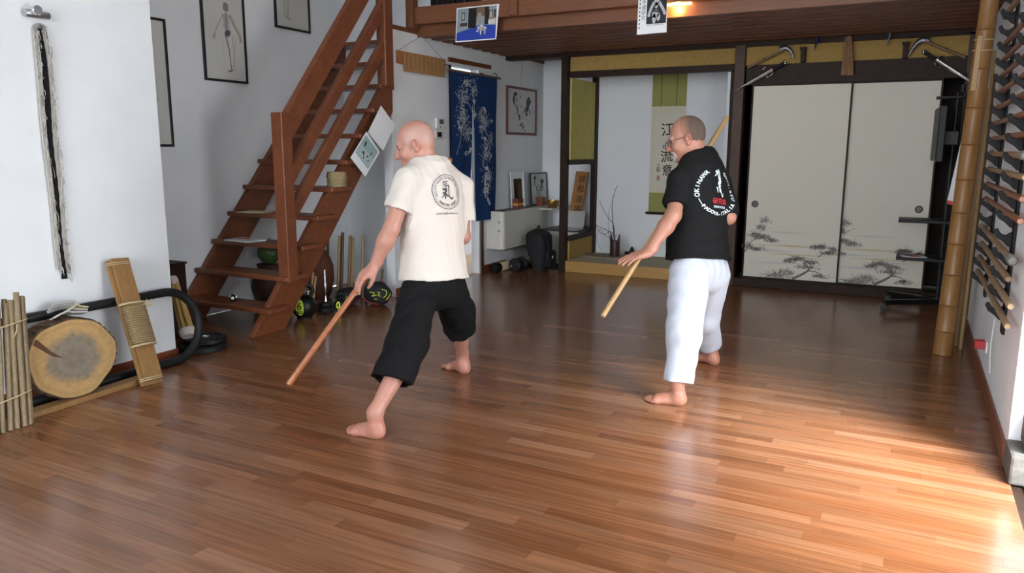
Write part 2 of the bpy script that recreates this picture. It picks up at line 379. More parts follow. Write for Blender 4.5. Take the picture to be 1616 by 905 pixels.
MB().box((-3.62, 8.335, 0), (-1.745, 8.375, .13)).build('front_board', TOKO, t, bevel=.003)
MB().box((-3.62, 8.375, 0), (-1.81, 9.25, .125)).build('mat', mat('straw_mat', (.36, .33, .22), .8, .2, kind='grain', c2=(.43, .40, .28), scale=20, stretch=(1, 20, 1)), t)
t = thing('alcove_side_screen', (-3.62, 8.8, .13), 'olive panelled side screen between two dark posts left of the alcove', 'screen')
MB().box((-3.625, 8.42, 1.33), (-3.605, 9.18, 2.27)).build('upper_panel', OLIVE, t)
MB().box((-3.64, 8.42, 1.27), (-3.59, 9.18, 1.33)).build('rail', DARKW, t)
MB().box((-3.64, 8.42, .36), (-3.59, 9.18, .42)).build('rail', DARKW, t)
MB().box((-3.625, 8.42, .13), (-3.605, 9.18, .36)).build('lower_panel', OCHRE, t)
MB().box((-3.65, 9.17, .13), (-3.585, 9.25, 2.5)).build('post', DARKW, t, bevel=.004)

# ---- sliding doors with painted pines
FUS = mat('door_paper', (.68, .645, .55), .75, .2, kind='n', c2=(.72, .69, .60), scale=160, bump=.03)
def pine(sh, mb, cx, cy, s, flip=1):
    def tuft(a, b, w, h, n):
        for _ in range(n):
            x = random.gauss(0, .42) * w; yy = random.gauss(0, .35) * h - .25 * h * (abs(x) / w) ** 1.5
            g = random.uniform(.13, .36); r = random.uniform(.006, .014) * s * 1.5
            th = random.uniform(0, PI)
            sh.stroke(mb, [(cx + flip * (a + x) * s - r * math.cos(th), cy + (b + yy) * s - r * math.sin(th)), (cx + flip * (a + x) * s + r * math.cos(th), cy + (b + yy) * s + r * math.sin(th))], .0035, random.randint(1, 3), (g, g * .97, g * .9))
    def branch(pts, w):
        P = [(cx + flip * a * s, cy + b * s) for a, b in pts]; n = len(P)
        sh.stroke(mb, crom(P, 5), list(np.linspace(w, w * .35, (n - 1) * 5 + 1) * s), 2, (.19, .18, .165))
    return tuft, branch
def fusuma(x0, x1, yf, label, hole, pines):
    t = thing('sliding_door', ((x0 + x1) / 2, yf + .01, .088), label, 'door', 'painted sliding doors')
    b = .016
    MB().box((x0 + b, yf + .006, .088 + b), (x1 - b, yf + .024, 2.118 - b)).build('door_panel', FUS, t)
    MB().box((x0, yf, .088), (x0 + b, yf + .03, 2.118)).box((x1 - b, yf, .088), (x1, yf + .03, 2.118)).box((x0 + b, yf, .088), (x1 - b, yf + .03, .088 + b)).box((x0 + b, yf, 2.118 - b), (x1 - b, yf + .03, 2.118)).build('door_frame', DARKW, t)
    h = MB().lathe((hole, yf + .0055, .885), [(.036, 0), (.036, -.004), (.030, -.006), (.027, -.001)], 28, (0, 1, 0)); h.build('finger_pull', mat('dark_pull', (.03, .018, .012), .35), t, smooth=True)
    sh = Sheet((x0, yf + .006, .088), (1, 0, 0), (0, 0, 1), .0004); mb = MB()
    for f in pines: f(sh, mb)
    mb.build('ink_painting', INKC, t)
    return t
def mist(sh, mb, a, b, w, c):
    for i in range(3):
        u = a + random.uniform(-.05, .05); sh.stroke(mb, [(u - w / 2, b + i * .006), (u, b + i * .006 + .003), (u + w / 2, b + i * .006)], [.001, .006, .001], 1, c)
def pinesA(sh, mb):
    for a, b, w, c in ((.45, .50, .5, (.60, .57, .50)), (.5, .36, .7, (.60, .50, .30)), (.55, .27, .6, (.62, .52, .32)), (.3, .30, .5, (.58, .57, .56)), (.35, .17, .5, (.56, .56, .57)), (.7, .24, .3, (.55, .54, .52))): mist(sh, mb, a, b, w, c)
    tf, br = pine(sh, mb, .13, .30, 1)
    br([(-.11, -.02), (-.06, .08), (.0, .14), (.06, .24)], .012)
    for q in ((.08, .33, .07, .045, 60), (.05, .25, .08, .04, 70), (-.02, .17, .09, .05, 110), (.07, .15, .12, .04, 110), (.17, .12, .09, .03, 70), (-.07, .05, .07, .05, 80), (.02, .02, .10, .03, 80)): tf(*q)
    tf, br = pine(sh, mb, .62, .02, 1)
    br([(-.1, 0), (.0, .06), (.06, .12), (.0, .18)], .03); br([(.06, .1), (.14, .09), (.2, .05)], .012)
    for q in ((-.06, .22, .10, .035, 120), (-.14, .19, .08, .03, 70), (.06, .19, .10, .03, 100), (.04, .14, .12, .03, 90), (.17, .05, .10, .03, 90), (-.28, .02, .16, .05, 170), (-.18, .06, .12, .05, 120)): tf(*q)
    tf, br = pine(sh, mb, .80, .30, 1)
    br([(-.04, -.03), (.03, .02), (.1, .05)], .01)
    for q in ((-.02, .08, .09, .035, 110), (-.08, .07, .06, .03, 50), (.06, .02, .10, .03, 100), (.10, .06, .05, .03, 50)): tf(*q)
def pinesB(sh, mb):
    class S2:
        def __getattr__(s, k): return getattr(sh, k)
    pinesA(sh, mb)
fusuma(-1.556, -.592, YB + .02, 'cream sliding door with ink pines, full width, nearer the alcove', -1.46, [pinesA])
fusuma(-.775, .188, YB + .06, 'cream sliding door with ink pines, partly behind the black trolley', .085, [pinesB])

# ---- loft edge
lb = thing('loft_edge', (-1.9, 6.4, 2.58), 'reddish wooden loft edge beam with short upright posts above the hall', 'beam')
MB().box((XL + .06, 6.38, 2.635), (XR, 6.44, 2.795)).build('beam', BEAMW, lb, bevel=.004)
MB().box((XL, 6.505, 2.535), (XR, 6.53, 2.70)).build('fascia', BEAMW, lb, bevel=.003)
MB().box((XL - .02, 6.34, 2.60), (XL + .06, 6.44, 3.55)).build('post', BEAMW, lb, bevel=.004)
MB().box((-3.345, 6.345, 2.64), (-3.265, 6.38, 3.5)).build('post', BEAMW, lb, bevel=.004)
MB().box((XL, 6.385, 3.3), (XR, 6.435, 3.4)).build('handrail', BEAMW, lb, bevel=.004)
# ================================================================== staircase
def ty(n): return 4.26 + .196 * (n - 1)
def tz(n): return .19 + .2285 * (n - 1)
st = thing('staircase', (-4.85, 4.9, 0), 'open reddish wooden staircase with plank treads and slanted rails along the white wall', 'staircase')
SL = 1.166
def stringer(xa, xb):
    y0, y1, zt = 4.15, 4.50, 2.56
    ye = 6.04 if xa > -5 else 9
    pts = [(xa, y0, 0), (xa, y1, 0), (xa, y1 + (zt - .0) / SL, zt), (xa, y0 + zt / SL, zt)]
    if ye < 7: pts = [(xa, y0, 0), (xa, y1, 0), (xa, ye, (ye - y1) * SL), (xa, ye, (ye - y0) * SL)]
    return MB().prism(pts, (xb - xa, 0, 0))
stringer(-4.475, -4.425).build('stringer', STAIR, st, bevel=.004)
stringer(-5.395, -5.345).build('stringer', STAIR, st, bevel=.004)
for n in range(1, 12):
    xe = -4.34 if n < 9 else -4.40 if n == 9 else -4.56
    MB().box((-5.395, ty(n), tz(n) - .02), (xe, min(ty(n) + .25, 6.04 if n < 10 else 9), tz(n) + .02)).build('tread', STAIR, st, bevel=.008)
MB().box((-4.445, 4.48, tz(2) - .03), (-4.335, 4.59, 1.725)).build('newel_post', STAIR, st, bevel=.006)
MB().box((-4.445, 5.84, 2.02), (-4.345, 5.96, 3.5)).build('newel_post', STAIR, st, bevel=.006)
def rail(y0, z0, y1, z1, h, x0=-4.425, x1=-4.365):
    return MB().prism([(x0, y0, z0), (x0, y1, z1), (x0, y1, z1 - h), (x0, y0, z0 - h)], (x1 - x0, 0, 0))
rail(4.585, 1.735, 5.85, 3.235, .26).build('handrail', STAIR, st, bevel=.005)
rail(4.59, 1.285, 5.85, 2.775, .145).build('rail', STAIR, st, bevel=.005)
rail(4.59, .995, 5.85, 2.425, .145).build('rail', STAIR, st, bevel=.005)
# dark board behind the upper flight and the well-side board at the top
MB().box((XL - .14, 6.07, 2.40), (XL - .02, 6.5, 2.56)).build('landing_board', STAIR, st)
# ================================================================== left wall and what leans on it
def wallx(px, py, x=XL, dx=0.0):
    p = on(px, py, 0, x); return np.array((x + dx, p[1], p[2]))
# ---- chrome wall hook
t = thing('wall_hook', (XL, 2.72, 2.18), 'brushed chrome cylinder hook screwed to the left white wall', 'hook')
MB().lathe((XL + .03, 2.655, 2.184), [(.021, 0), (.022, .004), (.022, .13), (.020, .134)], 24, (0, 1, 0)).build('bar', STEEL, t, smooth=True)
MB().lathe((XL, 2.70, 2.20), [(.018, 0), (.018, .05), (.026, .055), (.028, .06), (.028, .078), (.025, .082)], 24, (1, 0, 0)).build('knob', CHROME, t, smooth=True)
# ---- frayed belt on a nail
t = thing('frayed_belt', (XL, 2.73, .66), 'worn black and white frayed belt hanging folded from a nail', 'belt')
def ribbon(mb, pts, w, col, thick=.006, nrm=(1, 0, 0), jit=0.0):
    P = crom(pts, 10); n = len(P)
    for i in range(n - 1):
        a, b = np.array(P[i]), np.array(P[i + 1]); d = b - a; d /= np.linalg.norm(d); s = np.cross(d, nrm); s /= np.linalg.norm(s)
        w0 = w * (1 + jit * math.sin(i * 2.1)); w1 = w * (1 + jit * math.sin((i + 1) * 2.1))
        N = np.array(nrm) * thick
        mb.add([a - s * w0 / 2, a + s * w0 / 2, b + s * w1 / 2, b - s * w1 / 2, a - s * w0 / 2 + N, a + s * w0 / 2 + N, b + s * w1 / 2 + N, b - s * w1 / 2 + N],
               [(0, 1, 2, 3), (7, 6, 5, 4), (0, 4, 5, 1), (1, 5, 6, 2), (2, 6, 7, 3), (3, 7, 4, 0)], col)
mb = MB()
ribbon(mb, [wallx(*q, dx=.006) for q in ((60, 45), (66, 90), (72, 150), (78, 220), (88, 300), (96, 380), (100, 440))], .030, (.015, .014, .015), .012, jit=.06)
mb.build('black_core', attr_mat('cloth_colours', rough=.95, spec=.1, bump=.3, scale=300), t)
for side in ((53, 48, 57, 90, 62, 150, 68, 220, 78, 300, 86, 380, 91, 425), (66, 48, 74, 90, 80, 150, 84, 220, 93, 300, 99, 380, 106, 432)):
    mb = MB(); q = [wallx(side[i], side[i + 1], dx=.010) for i in range(0, 14, 2)]
    ribbon(mb, q, .026, (.42, .40, .36), .012, jit=.15)
    P = crom(q, 12)
    for k in range(110):
        p = P[random.randrange(len(P))]; a = p + np.array((.022, random.uniform(-.014, .014), random.uniform(-.02, .02)))
        b = a + np.array((.002, random.uniform(-.014, .014), random.uniform(-.07, .03))); c = random.choice(((.05, .05, .05), (.6, .58, .53), (.3, .28, .25), (.5, .48, .44)))
        mb.tube([a, (a + b) / 2 + np.array((.003, .003, 0)), b], .0013, 4, col=c)
    mb.build('frayed_edge', attr_mat('cloth_colours'), t)
mb = MB(); ribbon(mb, [wallx(*q, dx=.012) for q in ((53, 52), (53, 44), (59, 40), (66, 44), (67, 54))], .020, (.30, .29, .27), .012); mb.build('fold', attr_mat('cloth_colours'), t)
MB().lathe((XL, wallx(60, 41)[1], wallx(60, 41)[2] + .004), [(.003, 0), (.003, .035), (.007, .036), (.007, .04)], 10, (1, 0, 0)).build('nail', STEEL, t)

# ---- bundle of old bamboo canes
b0 = np.array((-4.06, 2.165, 0)); b1 = on(14, 472, 0, -4.22)
t = thing('bamboo_bundle', b0, 'bundle of old greyish bamboo canes tied with twine at the left edge', 'bundle')
for k in range(12):
    oy = (k - 6.2) * .0165 + random.uniform(-.004, .004); ox = (-.014 if k % 2 else .016)
    a = b0 + np.array((ox, oy * 1.05, .0)); e = b1 + np.array((ox, oy * .92, random.uniform(-.04, .035))); r = random.uniform(.011, .016)
    P = []; R = []
    for i in range(17):
        f = i / 16; P.append(a + (e - a) * f + np.array((0, .0004 * math.sin(i * 1.7 + k), 0))); R.append(r * (1.07 if i % 5 == (k % 5) else 1.0))
    P[0][2] = max(P[0][2], .0)
    MB().tube(P, R, 8).build('cane', BAMBOO_OLD, t, smooth=True)
for f in (.24, .80):
    c = b0 + (b1 - b0) * f; dy = .098
    pts = [c + np.array((.036 * math.cos(q) + .004, dy * math.sin(q) - .012, .018 * math.sin(q + .5))) for q in np.linspace(0, 2 * PI, 25)[:-1]]
    MB().tube(pts, .0035, 6, closed=True).build('twine_tie', TWINE, t)
MB().tube(crom([c + np.array((.042, .01, 0)), c + np.array((.05, .0, -.03)), c + np.array((.045, -.012, -.06))], 6), .003, 6).build('twine_end', TWINE, t)

# ---- black foam tube bent into a long loop
t = thing('foam_tube_loop', (-4.34, 2.6, 0), 'long black rubber tube bent into a loop leaning on the left wall', 'tube')
pts = []
R = .232; zc = .262
def tubex(z): return -4.315 - (z / .5) * .075
for yy in np.linspace(1.35, 3.37, 16): pts.append((tubex(zc + R), yy, zc + R))
for q in np.linspace(PI / 2, -PI / 2, 18)[1:-1]: pts.append((tubex(zc + R * math.sin(q)), 3.37 + R * math.cos(q), zc + R * math.sin(q)))
for yy in np.linspace(3.37, 1.35, 16): pts.append((tubex(zc - R), yy, zc - R))
for q in np.linspace(-PI / 2, -3 * PI / 2, 18)[1:-1]: pts.append((tubex(zc + R * math.sin(q)), 1.35 + R * math.cos(q), zc + R * math.sin(q)))
MB().tube(pts, .029, 16, closed=True).build('tube', RUBBER, t, smooth=True)
MB().tube([(tubex(zc + R), 1.9 + .0 * i, zc + R) if False else (tubex(zc + R), 1.9 + .06 * i, zc + R) for i in range(2)], .032, 16).build('joint_sleeve', BLACK, t, smooth=True)

# ---- board under the log
o = center(MB().obox((-4.185, 2.66, .0155), ((-.05, 1, 0), (1, .05, 0), (0, 0, 1)), (.42, .045, .0155)).build('floor_batten', PINE, bevel=.003))
tag(o, 'narrow wooden batten lying on the floor under the round log slice', 'board')
# ---- log slice
lc = np.array((-4.175, 2.585, .262)); lr = (.258, .222)
t = thing('log_slice', (lc[0] - .06, lc[1], .031), 'round bark-edged tree log slice with a grey worn centre leaning on the wall', 'log')
tilt = .10
def logp(q, k, dx):
    w = 1 + .022 * math.sin(3 * q + .6) + .018 * math.sin(5 * q + 2.1) + .01 * math.sin(9 * q)
    yy, zz = lr[0] * k * w * math.cos(q), lr[1] * k * w * math.sin(q)
    return lc + np.array((dx - zz * tilt, yy, zz))
nq = 72; mb = MB(); rings = [(1.0, -.125), (1.035, -.12), (1.045, -.06), (1.035, -.012), (1.0, -.004)]
vs = [logp(2 * PI * i / nq, k * (1 + .014 * math.sin(i * 2.9) * (k > 1)), dx) for k, dx in rings for i in range(nq)]
fs = [(a * nq + i, a * nq + (i + 1) % nq, (a + 1) * nq + (i + 1) % nq, (a + 1) * nq + i) for a in range(4) for i in range(nq)] + [tuple(range(nq - 1, -1, -1))]
mb.add(vs, fs); mb.build('bark', mat('bark', (.035, .022, .015), .95, .1, kind='n', c2=(.12, .075, .045), scale=25, bump=.8), t)
mb = MB(); ks = [0, .12, .25, .36, .46, .55, .62, .70, .80, .90, .965, 1.0]
vs = []; cs = []
for k in ks:
    for i in range(nq):
        q = 2 * PI * i / nq; vs.append(logp(q, k, .004 * (1 - k ** 6) - .004))
        e = k + .03 * math.sin(3 * q + 1) + .02 * math.sin(7 * q) + random.uniform(-.05, .05)
        f = min(max((e - .50) / .22, 0), 1); f = f * f * (3 - 2 * f)
        g = np.array((.215, .18, .135)) * (1 - f) + np.array((.42, .265, .112)) * f
        g = g * (1 + .10 * math.sin(k * 40) + random.uniform(-.07, .07))
        if k > .97: g = np.array((.30, .19, .10))
        cs.append(tuple(g))
mb.add(vs, [(a * nq + i, a * nq + (i + 1) % nq, (a + 1) * nq + (i + 1) % nq, (a + 1) * nq + i) for a in range(len(ks) - 1) for i in range(nq)]); mb.c = cs
mb.build('cut_face', attr_mat('cut_wood', rough=.85, spec=.15, bump=.6, scale=45), t, smooth=True)
A = [logp(math.radians(q), k, .0035) for q, k in ((146, .975), (138, .975), (149, .55), (166, .26), (160, .5))]
MB().prism(A, (.003, 0, 0)).build('crack', mat('crack_wood', (.10, .045, .022), .9), t)
# ---- cloths
mb = MB()
for i in range(4):
    ribbon(mb, [wallx(*q, x=-4.365) + np.array((.004 * i, 0, .012 * i - .006)) for q in ((74 + 2 * i, 492 - i), (90, 487), (107, 484), (125 - 3 * i, 480 + i))], .016, (.45, .44, .41), .008, nrm=(.9, 0, .4), jit=.1)
ribbon(mb, [wallx(*q, x=-4.35) for q in ((119, 478), (118, 485), (124, 489))], .012, (.5, .49, .46), .006)
o = mb.build('folded_strap', attr_mat('cloth_colours')); center(o); tag(o, 'folded off-white cotton strap lying on the black rubber tube', 'strap')
mb = MB()
c0 = on(117, 512, 0, -4.24)
for i, (w, h, dy, ti) in enumerate(((.10, .055, 0, .0), (.075, .05, .02, .2), (.06, .045, .035, -.15))):
    c = np.array((-4.262 + .012 * i, c0[1] + dy - .01, lc[2] + lr[1] * 1.04 + .008 + .016 * i)); P = crom([c + np.array((0, -w, -.012)), c + np.array((.01, -w * .4, .012)), c + np.array((0, w * .1, .0)), c + np.array((-.005, w, -.016))], 6)
    for j in range(len(P) - 1):
        a, b = P[j], P[j + 1]; s = np.array((h / 2, 0, .01)); up = np.array((0, 0, .008))
        mb.add([a - s, a + s, b + s, b - s, a - s + up, a + s + up, b + s + up, b - s + up], [(0, 1, 2, 3), (7, 6, 5, 4), (0, 4, 5, 1), (1, 5, 6, 2), (2, 6, 7, 3), (3, 7, 4, 0)], ((.50, .50, .47), (.52, .51, .46), (.50, .47, .28))[i])
o = mb.build('crumpled_rag', attr_mat('cloth_colours')); center(o); tag(o, 'crumpled white and yellowish rag on top of the log slice', 'rag')

# ---- striking board with straw rope pad
f0 = np.array((-4.075, 3.005, 0)); f1 = on(186, 411, 0, -4.385); ax = f1 - f0; Lm = np.linalg.norm(ax); ax /= Lm
side = np.cross(ax, (1, 0, 0)); side = np.array((0, 1, 0)) - ax * ax[1]; side /= np.linalg.norm(side); nm = np.cross(side, ax); nm /= np.linalg.norm(nm)
if nm[0] < 0: nm = -nm
t = thing('striking_board', f0, 'leaning wooden striking board with a straw rope pad bound on it', 'striking board')
def mk(s): return f0 + ax * s
MB().obox(mk(Lm / 2 + .004) - nm * .018, (side, ax, nm), (.072, Lm / 2, .010)).build('back_board', PINE, t, bevel=.003)
MB().obox(mk(Lm / 2 + .02) + nm * .004 + side * .008, (side, ax, nm), (.060, Lm / 2 - .01, .010)).build('front_board', PINE, t, bevel=.003)
mb = MB(); pts = []
for i in range(17 * 12):
    q = 2 * PI * i / 12; s = .27 + .24 * i / (17 * 12)
    c, d = math.cos(q), math.sin(q)
    pts.append(mk(s) + side * (.068 * np.sign(c) * abs(c) ** .55 + .006) + nm * (.028 * np.sign(d) * abs(d) ** .55 + .012))
MB().tube(pts, .0088, 6).build('rope_pad', mat('straw_rope', (.22, .155, .075), .95, .1, kind='n', c2=(.33, .245, .13), scale=150, bump=.6), t, smooth=True)
for s in (.035, Lm - .03):
    for j in range(2): MB().tube([mk(s + j * .012) + side * (.076 * math.cos(q)) + nm * (.028 * math.sin(q) - .006) for q in np.linspace(0, 2 * PI, 21)[:-1]], .0035, 5, closed=True).build('twine_tie', TWINE, t)
for s in (.255, .525): MB().tube([mk(s) + side * (.082 * math.cos(q) + .004) + nm * (.042 * math.sin(q) + .008) for q in np.linspace(0, 2 * PI, 21)[:-1]], .007, 6, closed=True).build('rope_end', TWINE, t)
mb = MB()
for k in range(26):
    a = mk(.51) + side * .075 + nm * .03; mb.tube([a, a + side * random.uniform(.01, .05) + ax * random.uniform(-.03, .035) + nm * random.uniform(-.01, .02)], .002, 4)
mb.build('straw_tuft', TWINE, t)

# ================================================================== recess behind the wall end
cz = on(287, 414, 1, 3.95)
t = thing('dark_cabinet', (-5.1, 3.9, 0), 'dark brown wooden cabinet standing behind the end of the left wall', 'cabinet')
MB().box((-5.38, 3.70, 0), (cz[0], 3.98, cz[2] - .015)).build('body', DARKW, t, bevel=.003)
MB().box((-5.39, 3.68, cz[2] - .015), (cz[0] + .012, 3.99, cz[2])).build('top', DARKW, t, bevel=.003)
MB().box((-5.30, 3.692, .06), (cz[0] - .05, 3.70, cz[2] - .06)).build('door_front', DARKW, t, bevel=.003)
pc = np.array((-4.50, 3.75, 0))
for k, (dx, dy, z0, r, h) in enumerate(((.0, .0, 0, .165, .045), (-.02, .04, .0455, .150, .04))):
    t = thing('weight_plate', pc + np.array((dx, dy, z0)), ('wide black rubber weight plate on the floor by the wall end', 'smaller black weight plate stacked on another by the wall end')[k], 'weight plate', 'black weight plates')
    c = pc + np.array((dx, dy, z0))
    MB().lathe(c, [(r - .012, 0), (r, .008), (r, h - .008), (r - .012, h), (r * .75, h), (r * .72, h - .008), (r * .35, h - .008), (r * .33, h), (.03, h), (.028, h * .5)], 40).build('disc', RUBBER, t, smooth=True)
    MB().lathe(c + np.array((0, 0, h)), [(.032, -.006), (.032, .002), (.026, .003), (.025, -.004)], 24).build('bushing', STEEL, t, smooth=True)
tq = 5.50
s0 = at(297, 529, tq); s1 = at(273, 442, tq + .14); a2 = s1 - s0; La = np.linalg.norm(a2); a2 /= La
t = thing('cane_sheaf', s0, 'sheaf of golden bamboo rods with white end caps behind the wall end', 'sheaf')
e1 = np.cross(a2, (0, 1, 0)); e1 /= np.linalg.norm(e1); e2 = np.cross(a2, e1)
for k in range(7):
    q = 2 * PI * k / 6; off = (e1 * math.cos(q) + e2 * math.sin(q)) * (.032 if k < 6 else 0)
    MB().tube([s0 + a2 * .02 + off * 1.25, s1 - a2 * .02 + off * .7], .0125, 8).build('rod', mat('golden_rod', (.47, .31, .10), .45, .4), t, smooth=True)
CAPW = mat('white_leather', (.70, .60, .56), .8, .2)
MB().lathe(s0, [(.045, -.012), (.056, 0), (.058, .035), (.055, .045)], 20, a2).build('end_cap', CAPW, t, smooth=True)
MB().lathe(s1, [(.034, -.05), (.036, 0), (.030, .02), (.018, .028)], 20, a2).build('end_cap', CAPW, t, smooth=True)

# ---- pictures on the stair wall
FRB = mat('black_frame', (.012, .011, .011), .35, .5)
def frame_pic(name, sh, w, h, label, cat, fm, paper, draw, fw=.022, dep=.022, glass=True, group=None):
    base = sh.p(w / 2, 0, 0); t = thing(name, base, label, cat, group)
    def bx(a0, b0, a1, b1, d0, d1): return [sh.o + sh.u * a + sh.v * b + sh.n * d for a, b, d in ((a0, b0, d0), (a1, b0, d0), (a1, b1, d0), (a0, b1, d0), (a0, b0, d1), (a1, b0, d1), (a1, b1, d1), (a0, b1, d1))]
    FS = [(0, 3, 2, 1), (4, 5, 6, 7), (0, 1, 5, 4), (1, 2, 6, 5), (2, 3, 7, 6), (3, 0, 4, 7)]
    fr = MB()
    for q in ((0, 0, fw, h), (w - fw, 0, w, h), (fw, 0, w - fw, fw), (fw, h - fw, w - fw, h)): fr.add(bx(*q, 0.002, dep), FS)
    fr.build('frame', fm, t, bevel=.002)
    MB().add(bx(fw * .6, fw * .6, w - fw * .6, h - fw * .6, .003, dep * .45), FS).build('paper', paper, t)
    mb = MB(); s2 = Sheet(sh.o + sh.n * dep * .45, sh.u, sh.v, .0006)
    draw(s2, mb); 
    if mb.v: mb.build('drawing', INKC, t)
    if glass: MB().add(bx(fw * .7, fw * .7, w - fw * .7, h - fw * .7, dep * .62, dep * .70), FS).build('pane', GLASS, t)
    return t
AGED = mat('aged_paper', (.56, .55, .50), .8, .2, kind='n', c2=(.62, .61, .56), scale=3)
def skeleton(flip=1, faint=1.0, gz=0.0):
    def d(s, mb):
        w, h = .47, 1.0
        def vm(b): return b if b < .1 else .1 + (b - .1) * .62
        def st_(pts, wd, c): s.stroke(mb, [(.235 + flip * (a - .235), vm(b) + gz) for a, b in pts], wd, 1, c)
        dk = (.17 * faint + .30 * (1 - faint),) * 3; lt = (.37, .33, .24); tn = (.44, .38, .28)
        st_(crom([(.30, .10), (.29, .25), (.285, .38)], 6), .012, dk); st_(crom([(.285, .38), (.265, .50), (.25, .60)], 6), .016, dk)
        st_([(.26, .095), (.30, .105), (.31, .12)], .018, dk)
        for k in range(10): st_([(.235, .68 + .02 * k), (.27, .672 + .02 * k), (.30, .68 + .02 * k)], .006, dk)
        st_([(.268, .60), (.268, .88)], .012, dk)
        for q in range(6): s.blob(mb, .235 + flip * (.262 - .235 + .006 * q), vm(.60) + gz + .006 * (q % 3), .02, .028, 0, 8, 1, dk)
        st_(crom([(.24, .86), (.20, .76), (.16, .66), (.135, .58)], 6), .014, tn); st_([(.135, .58), (.12, .53)], .02, tn)
        for k in range(4): st_([(.13, .56), (.105 + .014 * k, .50)], .005, tn)
        st_(crom([(.31, .86), (.36, .72), (.41, .60), (.42, .50)], 6), .03, lt)
        st_(crom([(.33, .58), (.335, .35), (.325, .10)], 8), .02, (.46, .43, .35)); st_(crom([(.36, .58), (.355, .35), (.345, .11)], 8), .006, (.42, .38, .30))
        st_(crom([(.22, .60), (.215, .35), (.235, .12)], 8), .004, (.44, .41, .34))
        s.blob(mb, .235 + flip * .035, vm(.96) + gz, .03, .042, 0, 12, 1, dk)
    return d
def stair_pic(y0, y1, z0, z1, label, fl, fa, gz=0): return frame_pic('anatomy_picture', Sheet((XS, y0, z0), (0, 1, 0), (0, 0, 1)), y1 - y0, z1 - z0, label, 'picture', FRB, AGED, skeleton(fl, fa, gz), .02, group='anatomy pictures on the stair wall')
stair_pic(3.87, 4.34, 1.46, 2.46, 'framed faint anatomy drawing half hidden by the left wall end', -1, .1)
stair_pic(4.70, 5.175, 2.02, 3.02, 'framed skeleton and figure drawing, middle of the three stair wall pictures', 1, 1.0)
stair_pic(5.55, 6.02, 2.565, 3.45, 'framed faint drawing nearest the stair rail, cut by the top of the photo', -1, 0.0)

# ================================================================== on and under the stairs
def onstep(px, py, n, name=None): 
    p = on(px, py, 2, tz(n) + .02); return np.array((p[0], min(max(p[1], ty(n) + .06), ty(n) + .19), tz(n) + .02))
bx_ = on(531.5, 285, 1, ty(5) + .14); bc = np.array((bx_[0], ty(5) + .14, tz(5) + .02))
t = thing('wicker_basket', bc, 'small round straw basket with a lid on a stair tread', 'basket')
STR = mat('straw', (.26, .20, .105), .9, .1, kind='n', c2=(.40, .32, .18), scale=90, bump=.5)
def coils(c, r0, r1, n, h, r): 
    m = MB()
    for i in range(n):
        f = i / max(n - 1, 1); R = r0 + (r1 - r0) * f; z = c[2] + r + h * f
        m.tube([c * (1, 1, 0) + np.array((R * math.cos(q), R * math.sin(q), z)) for q in np.linspace(0, 2 * PI, 25)[:-1]], r, 6, closed=True)
    return m
m_ = coils(bc, .076, .080, 6, .072, .0075); m_.lathe(bc, [(.072, 0), (.076, .004), (.076, .078)], 24); m_.build('body', STR, t, smooth=True)
lc2 = bc + np.array((0, 0, .083)); m_ = coils(lc2, .084, .074, 4, .032, .0075); m_.lathe(lc2, [(.080, 0), (.080, .03), (.06, .042), (.02, .048)], 24); m_.build('lid', STR, t, smooth=True)
# envelope and papers
def flatsheet(mb, c, w, d, rot, th, col, curl=0.0):
    u = np.array((math.cos(rot), math.sin(rot), 0)); v = np.array((-math.sin(rot), math.cos(rot), 0)); n = 6
    vs = []; 
    for k in (0, th):
        for i in range(n + 1):
            f = i / n - .5
            for g in (-.5, .5): vs.append(c + u * w * f + v * d * g + np.array((0, 0, k + curl * (2 * f) ** 2)))
    N = 2 * (n + 1); fs = []
    for i in range(n):
        a = 2 * i; fs += [(a, a + 1, a + 3, a + 2), (N + a + 2, N + a + 3, N + a + 1, N + a), (a, a + 2, N + a + 2, N + a), (a + 3, a + 1, N + a + 1, N + a + 3)]
    fs += [(1, 0, N, N + 1), (2 * n, 2 * n + 1, N + 2 * n + 1, N + 2 * n)]
    mb.add(vs, fs, col)
c = onstep(392, 336, 4)
o = MB(); flatsheet(o, c + np.array((0, .0, .0)), .26, .17, .1, .003, (.62, .62, .60)); o = center(o.build('loose_sheets', INKC)); tag(o, 'white sheets under the yellow envelope on a stair tread', 'paper')
o = MB(); flatsheet(o, c + np.array((.02, .01, .0035)), .23, .15, .22, .005, (.52, .47, .24), .002); o = center(o.build('yellow_envelope', INKC)); tag(o, 'pale yellow envelope lying on white sheets on a stair tread', 'envelope')
c = onstep(374, 382, 3)
t = thing('writing_pad', c, 'white writing pad lying on the third stair tread', 'notepad')
mb = MB(); flatsheet(mb, c, .30, .19, -.05, .012, (.66, .69, .72)); mb.build('pages', INKC, t)
mb = MB(); flatsheet(mb, c + np.array((-.01, .02, .0125)), .22, .12, .12, .002, (.62, .64, .67), .004); mb.build('loose_page', INKC, t)
o = MB().tube([c + np.array((-.075, -.03, .0205)), c + np.array((.07, -.012, .0205))], .004, 8).build('red_pencil', mat('red_paint', (.45, .06, .05), .4)); center(o); tag(o, 'thin red pencil lying on the white writing pad', 'pencil')
c = onstep(366, 476, 1); c[1] = ty(1) + .13
t = thing('small_ball', c, 'tiny black and white ball on the lowest stair tread', 'ball')
mb = MB(); 
def sphere(mb, c, r, n=12, col=None, sz=1.0): mb.lathe(c, [(max(r * math.sin(q), 1e-4), -r * sz * math.cos(q)) for q in np.linspace(0, PI, n)], n * 2, col=col)
sphere(mb, c + np.array((0, 0, .03)), .03, 12); mb.build('ball', BLACK, t, smooth=True)
